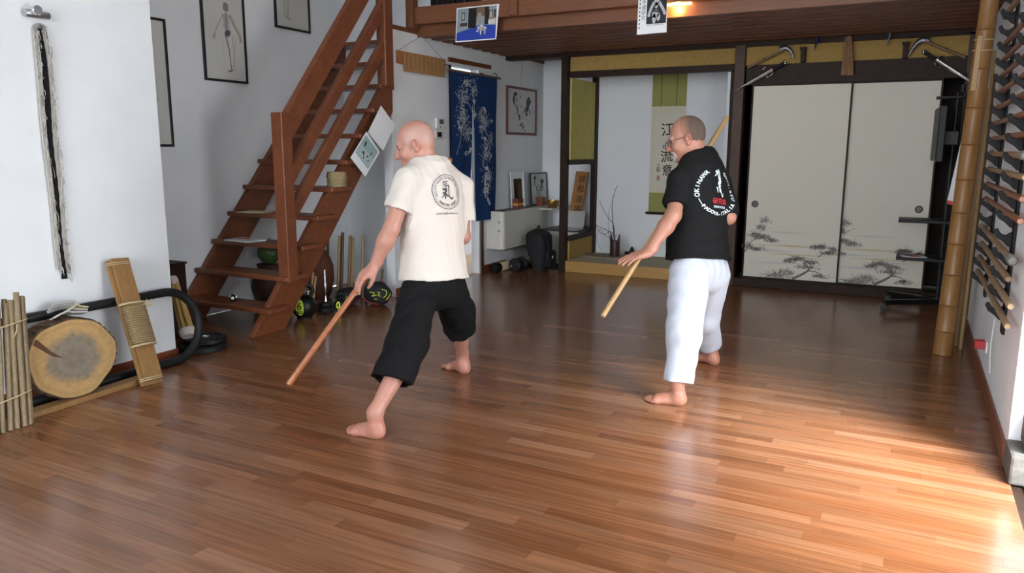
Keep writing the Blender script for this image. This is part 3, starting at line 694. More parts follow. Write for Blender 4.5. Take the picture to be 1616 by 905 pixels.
for q, e in ((.3, .2), (1.7, .1), (2.9, .3), (-.9, .0), (-2.0, .5), (.9, 1.1)):
    d = np.array((math.cos(q) * math.cos(e), math.sin(q) * math.cos(e), math.sin(e))); MB().lathe(c + np.array((0, 0, .03)) + d * .0285, [(.013, 0), (.012, .0025), (.004, .003)], 8, d).build('white_patch', PAPER, t, smooth=True)
# under the flight
def ball(name, c, r, m, label, cat): 
    mb = MB(); sphere(mb, c + np.array((0, 0, r)), r, 18); o = mb.build(name, m, smooth=True); center(o); return tag(o, label, cat)
jc = np.array((on(428, 440, 1, 5.22)[0], 5.22, 0.0)); jz = on(428, 420, 1, 5.22)[2]
t = thing('clay_jar', jc, 'dark brown clay jar standing in shade under the stairs', 'jar')
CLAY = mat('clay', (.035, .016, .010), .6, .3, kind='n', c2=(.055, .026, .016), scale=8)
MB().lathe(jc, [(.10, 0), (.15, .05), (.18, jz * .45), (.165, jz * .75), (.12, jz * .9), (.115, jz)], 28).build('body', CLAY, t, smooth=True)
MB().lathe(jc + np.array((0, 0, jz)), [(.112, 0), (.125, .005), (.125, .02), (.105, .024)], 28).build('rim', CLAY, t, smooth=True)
t = thing('green_gourd', jc + np.array((0, 0, jz + .024)), 'dark green round gourd resting on the clay jar under the stairs', 'gourd')
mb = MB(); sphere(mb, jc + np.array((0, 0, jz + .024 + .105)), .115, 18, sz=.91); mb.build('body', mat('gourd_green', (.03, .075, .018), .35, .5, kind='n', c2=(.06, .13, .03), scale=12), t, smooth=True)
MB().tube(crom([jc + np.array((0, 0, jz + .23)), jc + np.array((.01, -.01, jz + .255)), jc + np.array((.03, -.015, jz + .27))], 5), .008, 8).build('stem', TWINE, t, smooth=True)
# kettlebells
LIME = mat('lime_print', (.55, .68, .06), .6, .3)
def kettlebell(px, py, r, label, num, face=None):
    c = on(px, py, 2, 0.0); c = np.array((c[0], c[1], 0)); t = thing('kettlebell', c, label, 'kettlebell', 'kettlebells under the stairs')
    prof = [(.6 * r, 0)] + [(r * math.sin(q), r * .95 - r * math.cos(q)) for q in np.linspace(.65, PI - .25, 14)]
    MB().lathe(c, prof, 32).build('bell', BLACKM, t, smooth=True)
    w = r * .72; top = r * 1.75; hp = [c + np.array((0.6 * s_, .8 * s_, 0)) * w + np.array((0, 0, z)) for s_, z in ((-.62, top - .05 * r), (-1.0, top + .35 * r), (-.85, top + .75 * r), (-.4, top + .92 * r), (.4, top + .92 * r), (.85, top + .75 * r), (1.0, top + .35 * r), (.62, top - .05 * r))]
    MB().tube(crom(hp, 5), r * .15, 10).build('handle', BLACKM, t, smooth=True)
    d = CP - c; d[2] = 0; d /= np.linalg.norm(d); d = d * .93 + np.array((-.30, -.20, .05)); d /= np.linalg.norm(d); u = np.cross((0, 0, 1), d); u /= np.linalg.norm(u); v = np.cross(d, u)
    mb = MB(); ink = MB()
    cc = c + np.array((0, 0, r * .95))
    def wrap(a, b, k): return cc + (d * math.sqrt(max(1 - a * a - b * b, 0)) + u * a + v * b) * (r * .995 + k)
    n = 24; mb.add([wrap(0, 0, .003)] + [wrap(.33 * math.cos(2 * PI * i / n) * f, .62 * math.sin(2 * PI * i / n) * f, .003) for f in (.5, 1) for i in range(n)],
                   [(0, 1 + i, 1 + (i + 1) % n) for i in range(n)] + [(1 + i, 1 + n + i, 1 + n + (i + 1) % n, 1 + (i + 1) % n) for i in range(n)])
    pl = mb.build('label_patch', LIME, t, smooth=True)
    for s_, size, oy in ((num, .62, .12), ('KG', .26, -.36)):
        vv, ff = text2d(s_, size * 1.25, .01); ink.add([wrap(x, y + oy, .0045) for x, y in vv], ff)
    ink.build('lettering', INK, pl)
    return t
kettlebell(481, 502, .108, 'black kettlebell with a lime 6 KG label beside the stair foot', '6')
def dumbbell_up(px, py, h, label, r=.013, plates=True):
    c = on(px, py, 2, 0.0); c = np.array((c[0], c[1], 0)); t = thing('dumbbell', c, label, 'dumbbell', 'upright chrome dumbbells')
    MB().lathe(c, [(r, 0), (r, .11), (r * .9, .112), (r * .9, h * .48), (r * 1.25, h * .5), (r * 1.25, h * .70), (r * .8, h * .71), (r * .8, h)], 16).build('bar', CHROME, t, smooth=True)
    if plates:
        MB().lathe(c + np.array((0, 0, .022)), [(.03, 0), (.066, .004), (.07, .012), (.07, .038), (.064, .045), (.03, .05)], 32).build('disc', RUBBER, t, smooth=True)
        MB().lathe(c + np.array((0, 0, .074)), [(.03, 0), (.055, .003), (.058, .01), (.058, .03), (.052, .036), (.03, .04)], 32).build('disc', RUBBER, t, smooth=True)
    MB().lathe(c, [(.026, 0), (.028, .004), (.028, .018), (.024, .022)], 12).build('collar', BLACKM, t, smooth=True)
dumbbell_up(515, 496, .40, 'chrome dumbbell bar standing upright beside the kettlebell')
dumbbell_up(487, 480, .33, 'shorter chrome dumbbell bar upright behind the kettlebell', plates=False)
# terracotta vase and staffs in the corner
vc = on(506, 474, 2, 0.0); vc = np.array((vc[0] - .1, vc[1] + .12, 0))
t = thing('terracotta_vase', vc, 'tall dim terracotta vase behind the upright dumbbell', 'vase')
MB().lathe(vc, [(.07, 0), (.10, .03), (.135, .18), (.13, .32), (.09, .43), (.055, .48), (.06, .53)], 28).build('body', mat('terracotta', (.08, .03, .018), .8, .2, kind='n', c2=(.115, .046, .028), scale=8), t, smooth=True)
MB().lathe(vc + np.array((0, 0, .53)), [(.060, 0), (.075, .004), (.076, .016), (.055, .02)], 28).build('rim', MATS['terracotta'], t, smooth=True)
SK = [(518, 375, 523, 470, .014, 0), (536, 372, 537, 472, .016, 1), (541, 367, 543, 470, .015, 0), (553, 372, 556, 470, .016, 2), (557, 374, 559, 470, .014, 1), (573, 371, 576, 470, .013, 1), (494, 430, 496, 468, .012, 1), (498, 436, 500, 470, .013, 1), (581, 420, 584, 470, .013, 0), (604, 425, 606, 470, .012, 0)]
nm_ = ['slim dark staff leaning at the left of the corner staffs', 'pale thick staff second from the left in the corner', 'tall brown staff, the highest in the corner behind the stairs', 'dark rounded staff right of the tallest one', 'pale staff right beside the dark rounded one', 'lone pale slim staff farther right in the corner', 'short pale stick behind the kettlebell, left one', 'short pale stick with a hole behind the kettlebell', 'short dark stick beside the lone pale staff', 'short brown stick nearest the white wall corner']
SM = [mat('dark_stick', (.10, .06, .03), .5), RATTAN, mat('brown_stick', (.26, .16, .07), .45, kind='grain', c2=(.33, .21, .1), scale=9)]
for (x0, y0, x1, y1, r, mi), lb_ in zip(SK, nm_):
    y_ = 5.90 if x0 > 510 else 5.35
    a = on(x1, y1, 2, 0); top = on(x0, y0, 1, y_); a = np.array((top[0] + .01, y_ - .07, 0))
    o = MB().tube([a, a + (top - a) * .985, top], [r, r, r * .8], 10).build('wooden_staff', SM[mi], smooth=True); center(o); tag(o, lb_, 'staff', 'staffs in the corner behind the stairs')
# black bags with lime print and red piping
def gearbag(px, py, rx, rz, label, sc):
    c = on(px, py, 2, 0.0); c = np.array((c[0], c[1], 0)); t = thing('sandbag', c, label, 'sandbag', 'black sandbags behind the stairs')
    mb = MB(); n = 28; vs = []; K = 12
    for k in range(K + 1):
        q = PI * k / K; 
        for i in range(n):
            a = 2 * PI * i / n; w = 1 + .05 * math.sin(3 * a + k) + .03 * math.sin(5 * a)
            vs.append(c + np.array((rx * w * math.sin(q) ** .7 * math.cos(a), .11 * w * math.sin(q) ** .7 * math.sin(a), rz * (1 - math.cos(q)) * (1 - .08 * math.cos(a) ** 2))))
    mb.add(vs, [(k * n + i, k * n + (i + 1) % n, (k + 1) * n + (i + 1) % n, (k + 1) * n + i) for k in range(K) for i in range(n)]); mb.build('bag', mat('black_canvas', (.014, .014, .016), .7, .3), t, smooth=True)
    dv = CP - c; dv[2] = 0; dv /= np.linalg.norm(dv); u = np.cross((0, 0, 1), dv)
    pr_ = MB(); cc = c + np.array((0, 0, rz))
    def sp(a, b): 
        q = math.sqrt(max(1 - (a / 1.05) ** 2 - (b / 1.05) ** 2, .02)); return cc + u * a * rx + np.array((0, 0, 1)) * b * rz + dv * (.118 * q + .006)
    for pts in sc: pr_.tube([sp(*q) for q in crom(pts, 5)], .0032, 5)
    pr_.build('lime_print', LIME, t)
    MB().tube([sp(*q) for q in crom([(-.98, -.2), (-.6, -.62), (-.1, -.8), (.4, -.7), (.95, -.25)], 6)], .004, 5).build('piping', mat('red_piping', (.35, .03, .03), .6), t)
gearbag(550, 480, .12, .08, 'low black sandbag beside the upright dumbbell', [[(-.3, .3), (-.1, .2), (-.3, .0), (-.1, -.1)], [(.1, .2), (.25, .1)]])
gearbag(596, 481, .14, .11, 'black sandbag with lime rings and red piping near the wall corner', [[(-.2, -.3), (.2, -.32), (.55, -.05), (.6, .3), (.3, .5)], [(0, -.55), (.45, -.5), (.8, -.1), (.85, .2)], [(-.5, .3), (-.2, .2), (-.35, -.05), (-.05, .05)], [(.0, .3), (.15, .2), (.05, .05), (.2, -.08)]])
kettlebell(538, 492, .062, 'small black kettlebell right of the upright dumbbell', '4')
# ---- open calendar hanging on the stair side
t = thing('hanging_calendar', on(590, 225, 0, -4.32), 'open wall calendar hanging askew on the stair side above the basket', 'calendar')
for nm2, cs, col in (('notes_page', ((601, 167), (623, 198), (604, 238), (580, 210)), PAPER), ('picture_page', ((578, 208), (599, 240), (576, 279), (553, 249)), PAPER)):
    P = [on(*q, 0, -4.325) for q in cs]; MB().prism(P, (.004, 0, 0)).build(nm2, col, t)
P = [on(*q, 0, -4.32) for q in ((578, 208), (599, 240), (576, 279), (553, 249))]
o_ = P[2]; u_ = (P[1] - P[2]); lv = np.linalg.norm(u_); v_ = P[3] - P[2]; lu = np.linalg.norm(v_); 
sh = Sheet(P[3], P[2] - P[3], P[0] - P[3], .0006); W_, H_ = np.linalg.norm(P[2] - P[3]), np.linalg.norm(P[0] - P[3])
sh.v = (P[0] - P[3]) / H_; sh.n = np.array((1., 0, 0))
mb = MB(); sh.rect(mb, W_ * .06, H_ * .25, W_ * .94, H_ * .92, 1, (.30, .42, .42)); sh.rect(mb, W_ * .1, H_ * .3, W_ * .9, H_ * .6, 2, (.42, .52, .51))
for q in ((.25, .72, .05, .10), (.7, .66, .03, .07), (.35, .47, .07, .03), (.42, .44, .03, .06), (.62, .5, .06, .025), (.75, .42, .05, .02), (.5, .36, .04, .03)): sh.blob(mb, W_ * q[0], H_ * q[1], W_ * q[2], H_ * q[3], random.uniform(0, 1), 8, 3, (.05, .07, .07), .3)
mb.build('picture', INKC, t)
MB().tube([on(580, 209, 0, -4.318), on(601, 239, 0, -4.318)], .005, 6).build('wire_binding', STEEL, t)
# ================================================================== curtain wall
NW = Sheet((XL, 0, 0), (0, 1, 0), (0, 0, 1), .0012)      # u = y, v = z
def nw(px, py, x=XL): p = on(px, py, 0, x); return p[1], p[2]
# ---- hanging board of wooden name tags
y0, z1 = nw(624, 80); y1, _ = nw(700, 92); z1 = 2.372
t = thing('name_tag_board', (XL + .01, (y0 + y1) / 2, 2.19), 'wooden board hung with a row of narrow name tags on the white wall', 'name board')
MB().box((XL + .004, y0, z1 - .12), (XL + .026, y1, z1)).build('board', mat('tag_board', (.33, .12, .04), .45, .4, kind='grain', c2=(.42, .17, .06), scale=6), t, bevel=.003)
TAGM = mat('tag_wood', (.36, .19, .075), .55, .3, kind='grain', c2=(.45, .25, .11), scale=8, stretch=(6, 6, 1))
ya = y0 + .095; nt_ = 10; pw = (y1 - .02 - ya) / nt_
for i in range(nt_):
    a = ya + i * pw; tg = MB().box((XL + .027, a + .003, z1 - .185), (XL + .035, a + pw - .003, z1 - .008)).build('name_tag', TAGM, t, bevel=.0015)
    mb = MB(); s_ = Sheet((XL + .035, 0, 0), (0, 1, 0), (0, 0, 1), .0006)
    for k in range(9):
        zz = z1 - .022 - k * .017; cx = a + pw / 2 + random.uniform(-.004, .004)
        for _ in range(3): s_.stroke(mb, [(cx + random.uniform(-.014, .0), zz + random.uniform(-.005, .005)), (cx + random.uniform(.0, .014), zz + random.uniform(-.005, .005))], .0035)
    mb.build('ink_writing', mat('brown_ink', (.13, .06, .025), .8), tg)
k = nw(664, 57)
MB().tube([(XL + .012, y0 + .03, z1), (XL + .008, k[0], k[1]), (XL + .012, y1 - .03, z1)], .002, 5).build('cord', mat('grey_cord', (.25, .24, .23), .8), t)
# ---- door curtain on its rod
rz = 2.268
t = thing('curtain_rod', (XL + .05, 7.55, rz), 'thin wooden rod over the doorway carrying the blue curtain', 'rod')
MB().tube([(XL + .055, 6.98, rz), (XL + .055, 8.13, rz)], .012, 12).build('rod', mat('rod_wood', (.16, .09, .045), .5), t, smooth=True)
for yy in (7.0, 8.05): MB().tube(crom([(XL, yy, rz + .05), (XL + .03, yy, rz + .055), (XL + .057, yy, rz + .02), (XL + .055, yy, rz - .016)], 4), .004, 6).build('hook', BLACKM, t)
t = thing('blue_curtain', (XL + .055, 7.55, .63), 'indigo split door curtain printed with pale flowering branches', 'curtain')
INDIGO = mat('indigo_cloth', (.009, .035, .12), .85, .2, kind='n', c2=(.013, .048, .155), scale=60, bump=.1)
def curx(y, z): 
    f = (rz - z) / 1.67
    return XL + .055 + .012 * math.sin(y * 21 + .5) * f + .018 * math.sin(y * 9 + 1) * f + .004 * math.sin(z * 6 + y * 4)
ys0, ysm, ys1 = 7.02, float(on(746.5, 235, 0, XL + .055)[1]), 8.035
def half(y0, y1, slit_lo, slit_hi, zb):
    mb = MB(); ny, nz = 26, 50; vs = []; TH = .003
    for side in (0, TH):
        for j in range(nz + 1):
            z = rz + .012 - (rz + .012 - zb) * j / nz
            g = max(0, (1.95 - z) / 1.3); g = min(g, 1.0) ** .6 * .045
            for i in range(ny + 1):
                a = y0 + g * slit_lo; b = y1 - g * slit_hi; y = a + (b - a) * i / ny
                vs.append((curx(y, z) + side, y, z))
    N = (ny + 1) * (nz + 1); fs = []
    for j in range(nz):
        for i in range(ny):
            q = j * (ny + 1) + i; fs += [(q, q + ny + 1, q + ny + 2, q + 1)[::-1], (N + q, N + q + ny + 1, N + q + ny + 2, N + q + 1)]
    for j in range(nz):
        for i in (0, ny): q = j * (ny + 1) + i; fs.append((q, q + ny + 1, N + q + ny + 1, N + q))
    for i in range(ny):
        for j in (0, nz): q = j * (ny + 1) + i; fs.append((q, q + 1, N + q + 1, N + q))
    mb.add(vs, fs); return mb
hl = half(ys0, ysm, 0, 1, .66).build('left_half', INDIGO, t, smooth=True)
hr = half(ysm, ys1, 1, 0, .635).build('right_half', INDIGO, t, smooth=True)
PALE = (.50, .55, .56)
def leafprint(mb, y, z, L, w, q, col=PALE):
    c, s_ = math.cos(q), math.sin(q); out = []
    for a, b in ((0, 0), (.35, .5), (.7, .42), (1, 0), (.7, -.42), (.35, -.5)):
        yy = y + L * a * c - w * b * s_; zz = z + L * a * s_ + w * b * c; out.append((curx(yy, zz) + .0046, yy, zz))
    mb.face(out, col)
def cluster(mb, px, py, rx, ry, n):
    y, z = nw(px, py); 
    for _ in range(n):
        a = random.gauss(0, .45); b = random.gauss(0, .45)
        leafprint(mb, y + a * rx, z + b * ry, random.uniform(.016, .028), .010, random.uniform(0, 2 * PI))
def sprig(mb, px, py, n=7, L=.06):
    y, z = nw(px, py)
    for i in range(n): leafprint(mb, y + random.uniform(-.01, .01), z + random.uniform(-.02, .02), L * random.uniform(.6, 1), .016, -PI / 2 + random.uniform(-1.5, 1.5))
def vine(mb, pts):
    P = crom([nw(*p) for p in pts], 6)
    for i in range(len(P) - 1):
        (a0, b0), (a1, b1) = P[i], P[i + 1]; d = np.array((a1 - a0, b1 - b0)); d /= np.linalg.norm(d) + 1e-9; n_ = np.array((-d[1], d[0])) * .004
        mb.face([(curx(a, b) + .0044, a, b) for a, b in ((a0 - n_[0], b0 - n_[1]), (a1 - n_[0], b1 - n_[1]), (a1 + n_[0], b1 + n_[1]), (a0 + n_[0], b0 + n_[1]))], PALE)
mb = MB()
for q in ((729, 130, .10, .07, 60), (724, 152, .15, .12, 150), (741, 140, .10, .12, 90), (723, 190, .15, .14, 170), (731, 212, .14, .11, 110), (724, 180, .1, .06, 40)): cluster(mb, *q)
for q in ((722, 168), (742, 158), (718, 200), (735, 235), (729, 240), (728, 128), (743, 178)): sprig(mb, *q)
vine(mb, [(712, 148), (720, 160), (732, 163), (738, 175), (742, 190)]); vine(mb, [(713, 190), (719, 205), (718, 225), (713, 245)]); vine(mb, [(742, 180), (741, 165)])
mb.build('flower_print', INKC, hl)['kind'] = 'stuff'
mb = MB()
for q in ((752, 182, .09, .10, 60), (759, 192, .10, .10, 70), (767, 220, .09, .10, 70), (760, 240, .14, .13, 120), (762, 282, .13, .13, 150), (759, 300, .09, .10, 80), (753, 205, .06, .08, 40)): cluster(mb, *q)
for q in ((758, 172), (768, 188), (766, 245), (760, 262), (761, 312), (764, 318), (756, 218)): sprig(mb, *q)
vine(mb, [(752, 175), (756, 200), (765, 222), (770, 232)]); vine(mb, [(757, 245), (755, 262), (762, 270), (764, 290)])
mb.build('flower_print', INKC, hr)['kind'] = 'stuff'
# ---- wall controls
PLASTIC = mat('white_plastic', (.72, .72, .70), .4, .5); SCREEN = mat('grey_screen', (.08, .085, .09), .3)
y_, z_ = nw(686.5, 203); y2, z2 = nw(698, 187)
t = thing('thermostat', (XL, (y_ + y2) / 2, z_), 'white wall thermostat with grey display beside the blue curtain', 'thermostat')
MB().box((XL, y_, z_), (XL + .024, y2, z2)).build('case', PLASTIC, t, bevel=.005)
MB().box((XL + .0235, y_ + .05, z_ + .048), (XL + .0255, y2 - .012, z2 - .014)).build('display', SCREEN, t)
MB().box((XL + .0235, y_ + .06, z_ + .012), (XL + .027, y_ + .085, z_ + .025)).build('button', SCREEN, t)
y_, z_ = nw(686.5, 219); y2, z2 = nw(697, 206)
t = thing('light_switch', (XL, (y_ + y2) / 2, z_), 'small wall switch with a black rocker under the thermostat', 'switch')
MB().box((XL, y_, z_), (XL + .012, y2, z2)).build('plate', PLASTIC, t, bevel=.003)
MB().box((XL + .0115, y_ + .03, z_ + .018), (XL + .017, y2 - .022, z2 - .018)).build('rocker', BLACK, t, bevel=.002)
# ---- red framed ink painting
REDF = mat('red_frame', (.13, .02, .018), .35, .5)
def inkfig(s, mb, w, h, seed):
    random.seed(seed); k = (.015, .015, .018); g = (.07, .07, .073)
    for a, b, ra, rb, q, c in ((.28, .84, .07, .05, .3, k), (.24, .72, .035, .10, .2, k), (.33, .74, .02, .05, 0, g), (.72, .72, .085, .085, 0, k), (.70, .60, .05, .09, -.5, k), (.62, .52, .03, .08, -.8, g), (.66, .45, .04, .04, 0, k), (.36, .50, .025, .09, .2, g), (.42, .38, .03, .07, .25, k), (.48, .22, .06, .025, .5, k), (.54, .17, .03, .05, 0, g), (.60, .09, .04, .015, -.6, k), (.30, .6, .015, .06, 0, g), (.78, .50, .02, .06, .5, g), (.45, .8, .015, .03, .2, k), (.50, .60, .015, .02, 0, g)):
        s.blob(mb, a * w, b * h, ra * w, rb * h, q, 11, 1 + (c == k), c, .28)
    for _ in range(22): s.blob(mb, random.gauss(.5, .16) * w, random.gauss(.5, .2) * h, .008, .012, 0, 6, 3, g)
    random.seed(7 + seed)
y0, z0 = 8.365, 1.628
frame_pic('ink_painting', Sheet((XL, y0, z0), (0, 1, 0), (0, 0, 1)), .83, .585, 'ink brush painting in a dark red frame on the white wall', 'picture', REDF, mat('grey_paper', (.60, .60, .59), .8), lambda s, mb: inkfig(s, mb, .83, .585, 3), .03)
k = nw(823, 92)
o = MB().tube([(XL + .004, k[0], 2.55), (XL + .004, k[0], 2.215)], .0018, 5).build('picture_wire', mat('grey_cord')); center(o); tag(o, 'thin wire holding the red framed ink painting', 'wire')
# ---- wall heater
hy0, hy1, hx, hz0, hz1 = 7.87, 9.12, -4.215, .275, .725
t = thing('wall_heater', (XL + .1, 8.5, hz0), 'cream wall-mounted heater casing with rounded edge under the red framed painting', 'heater')
CREAM = mat('cream_enamel', (.60, .59, .54), .4, .5)
prof = [(XL, hy0), (hx - .05, hy0)] + [(hx - .05 + .05 * math.sin(q), hy0 + .05 - .05 * math.cos(q)) for q in np.linspace(0, PI / 2, 7)] + [(hx, hy1), (XL, hy1)]
MB().prism([(a, b, hz0) for a, b in prof], (0, 0, hz1 - hz0)).build('casing', CREAM, t, bevel=.006)
gr = MB()
for i in range(20): gr.box((XL + .05, hy0 + .1 + i * .05, hz1 - .001), (hx - .05, hy0 + .125 + i * .05, hz1 + .003))
gr.build('grille', mat('dark_slots', (.06, .06, .06), .5), t)
for zz in (.50, .60): MB().lathe((hx - .055, hy0 - .001, zz), [(.014, 0), (.014, -.004), (.008, -.005)], 14, (0, 1, 0)).build('knob', mat('grey_plastic', (.25, .25, .25), .4), t)
MB().box((XL + .03, hy0 + .1, hz0 - .02), (hx - .03, hy1 - .1, hz0)).build('base', mat('dark_slots'), t)
# things on the heater
def lean(px0, py0, px1, py1, x): a = on(px0, py0, 0, x); b = on(px1, py1, 0, x); return a, b
a, b = nw(807, 330, -4.36), nw(829, 277, -4.36)
frame_pic('card_picture', Sheet((-4.36, a[0], hz1 + .004), (0, 1, 0), (-.06, 0, 1)), .36, .45, 'white card with a dark photograph leaning on the heater', 'picture', PAPER, PAPER, lambda s, mb: (s.rect(mb, .08, .10, .30, .36, 1, (.055, .035, .02)), s.rect(mb, .11, .10, .17, .27, 2, (.02, .015, .012)), s.rect(mb, .2, .12, .27, .30, 2, (.12, .08, .04))), .012, .012, False)
a = nw(834, 328, -4.36)
frame_pic('ink_painting', Sheet((-4.36, a[0] + .06, hz1 + .004), (0, 1, 0), (-.06, 0, 1)), .50, .42, 'small black framed ink painting leaning on the heater', 'picture', FRB, mat('grey_paper'), lambda s, mb: inkfig(s, mb, .50, .42, 5), .016)
a = nw(818, 330, -4.27)
t = thing('incense_box', (-4.27, a[0], hz1 + .004), 'small red and orange box standing on the heater', 'box')
MB().box((-4.31, a[0] - .085, hz1 + .004), (-4.235, a[0] + .085, hz1 + .045)).build('base', mat('dark_red', (.15, .03, .02), .5), t, bevel=.003)
MB().box((-4.30, a[0] - .07, hz1 + .045), (-4.245, a[0] + .07, hz1 + .075)).build('band', mat('orange_paint', (.62, .24, .03), .5), t)
MB().box((-4.305, a[0] - .08, hz1 + .075), (-4.24, a[0] + .08, hz1 + .13)).build('lid', mat('dark_red'), t, bevel=.003)
t = thing('wooden_box', (-4.26, 9.0, hz1 + .003), 'little reddish wooden box near the right end of the heater', 'box')
MB().box((-4.30, 8.93, hz1 + .003), (-4.23, 9.07, hz1 + .09)).build('body', BASEW, t, bevel=.003); MB().box((-4.303, 8.927, hz1 + .09), (-4.227, 9.073, hz1 + .115)).build('lid', BASEW, t, bevel=.003)
# ---- low chest in the nook with bell, plaque and laptop
t = thing('nook_chest', (-3.95, 9.1, 0), 'low white chest in the nook behind the alcove screen', 'chest')
CZ = .44
MB().box((-4.17, 8.86, 0), (-3.67, 9.42, CZ - .02)).build('body', CREAM, t, bevel=.004); MB().box((-4.18, 8.84, CZ - .02), (-3.66, 9.425, CZ)).build('top', mat('dark_slots'), t, bevel=.003)
for xx in (-4.165, -3.915): MB().box((xx + .01, 8.852, .04), (xx + .235, 8.86, CZ - .04)).build('door_front', CREAM, t, bevel=.002)
gp = on(872, 320, 1, 8.95)
t = thing('nook_shelf', (-4.06, 9.1, .62), 'small white wall shelf in the nook beside the heater end', 'shelf')
MB().box((-4.20, 8.80, gp[2] - .085), (-4.01, 9.42, gp[2] - .065)).build('board', CREAM, t, bevel=.003); MB().box((-4.10, 9.38, CZ + .01), (-4.05, 9.425, gp[2] - .085)).build('bracket', CREAM, t)
t = thing('singing_bowl', (gp[0], 8.95, gp[2] - .065), 'round golden metal bowl on the small nook shelf', 'bowl')
MB().lathe((gp[0], 8.95, gp[2] - .065), [(.03, 0), (.06, .012), (.082, .05), (.085, .095), (.080, .096), (.076, .05), (.04, .018)], 28).build('bowl', mat('brass', (.45, .30, .08), .3, .5, .9), t, smooth=True)
MB().lathe((gp[0], 8.95, gp[2] - .0655), [(.055, 0), (.06, .004), (.06, .01), (.05, .012)], 20).build('cushion_ring', mat('dark_red'), t)
# plaque
q0 = on(906, 374, 1, 9.2); q1 = on(921, 272, 1, 9.36); zb = CZ
t = thing('carved_plaque', (q0[0], 9.15, CZ), 'tall orange-brown wooden plaque with ink writing leaning in the nook', 'plaque')
ax_ = np.array((q1[0] - q0[0], .16, q1[2] - CZ)); Lq = np.linalg.norm(ax_); ax_ /= Lq; sd = np.cross(ax_, (0, 1, 0)); sd /= np.linalg.norm(sd); nq_ = np.cross(sd, ax_)
cq = np.array((q0[0], 9.16, CZ + .008)) + ax_ * Lq / 2
MB().obox(cq, (sd, ax_, nq_), (.085, Lq / 2, .014)).build('board', mat('plaque_wood', (.28, .12, .04), .5, .3, kind='grain', c2=(.36, .17, .06), scale=5, stretch=(6, 6, 1)), t, bevel=.004)
if nq_[1] > 0: nq_ = -nq_; sd = -sd
if sd[0] < 0: sd = -sd
s_ = Sheet(cq + nq_ * .0145, sd, ax_, .0006); s_.n = nq_; mb = MB()
for i, ch in enumerate('誠和道場心'): s_.text(mb, ch, .10, .02, Lq * (.36 - i * .18))
mb.build('ink_writing', INK, t)
lp = on(920, 378, 1, 8.95)
t = thing('laptop', (lp[0], 8.95, CZ), 'open pale grey laptop on the nook chest', 'laptop')
MB().box((-3.93, 8.86, CZ), (-3.69, 9.06, CZ + .016)).build('base', mat('laptop_grey', (.45, .45, .45), .4, .5), t, bevel=.004)
MB().obox((-3.81, 9.10, CZ + .12), ((1, 0, 0), (0, .30, 1), (0, 1, -.30)), (.12, .11, .005)).build('screen_lid', MATS['laptop_grey'], t, bevel=.003)
# ---- backpack
bc = np.array((-3.92, 8.28, 0))
t = thing('backpack', bc, 'bulky black backpack slumped on the floor beside the dark alcove post', 'backpack')
mb = MB(); K, n = 14, 26; vs = []
for k in range(K + 1):
    z = .50 * k / K; f = k / K; r = (.62 + .5 * math.sin(min(f * 1.4, 1) * PI / 2)) * (1 - .0 * f) * (math.sqrt(max(1 - ((f - .80) / .21) ** 2, .0)) if f > .80 else 1)
    for i in range(n):
        a = 2 * PI * i / n; e = 1 + .05 * math.sin(3 * a + 5 * f); c, s_ = math.cos(a), math.sin(a)
        vs.append(bc + np.array((.125 * r * e * np.sign(c) * abs(c) ** .7 - .04 * f, .155 * r * e * np.sign(s_) * abs(s_) ** .7 + .03 * math.sin(f * 3), z)))
mb.add(vs, [(k * n + i, k * n + (i + 1) % n, (k + 1) * n + (i + 1) % n, (k + 1) * n + i) for k in range(K) for i in range(n)] + [tuple(range(n - 1, -1, -1))]); mb.build('body', mat('black_canvas'), t, smooth=True)
MB().box(bc + np.array((.10, -.10, .06)), bc + np.array((.165, .10, .25))).build('pocket', mat('black_canvas'), t, bevel=.02)
MB().tube(crom([bc + np.array((-.04, -.04, .49)), bc + np.array((-.03, -.02, .535)), bc + np.array((-.03, .02, .535)), bc + np.array((-.04, .04, .49))], 5), .009, 8).build('handle', mat('black_canvas'), t, smooth=True)
MB().tube(crom([bc + np.array((.10, -.09, .44)), bc + np.array((.16, -.12, .3)), bc + np.array((.15, -.13, .12)), bc + np.array((.10, -.12, .04))], 6), .011, 8, flat=.5).build('strap', mat('black_canvas'), t, smooth=True)
MB().box(bc + np.array((.166, -.03, .16)), bc + np.array((.17, .0, .19))).build('tag', PAPER, t)
# ---- rollers and dumbbell under the heater
t = thing('exercise_roller', (-4.30, 8.2, 0), 'cream roller tube with black ends on the floor under the heater', 'roller')
MB().lathe((-4.31, 7.93, .055), [(.053, 0), (.055, .004), (.055, .85)], 24, (.06, 1, 0)).build('tube', mat('cream_card', (.55, .47, .30), .6), t, smooth=True)
MB().lathe((-4.316, 7.82, .055), [(.030, 0), (.052, .004), (.056, .015), (.056, .11), (.05, .115)], 24, (.06, 1, 0)).build('end_cap', BLACK, t, smooth=True)
t = thing('hand_weight', (-4.13, 8.03, 0), 'black round dumbbell with short chrome bar beside the roller', 'dumbbell')
for yy in (0, .17): MB().lathe((-4.13 + .03 * yy, 7.98 + yy, .083), [(.03, 0), (.075, .004), (.083, .012), (.083, .04), (.075, .05), (.03, .054)], 28, (.1, 1, 0)).build('disc', RUBBER, t, smooth=True)
MB().lathe((-4.137, 7.92, .083), [(.014, 0), (.014, .36)], 14, (.1, 1, 0)).build('bar', CHROME, t, smooth=True)

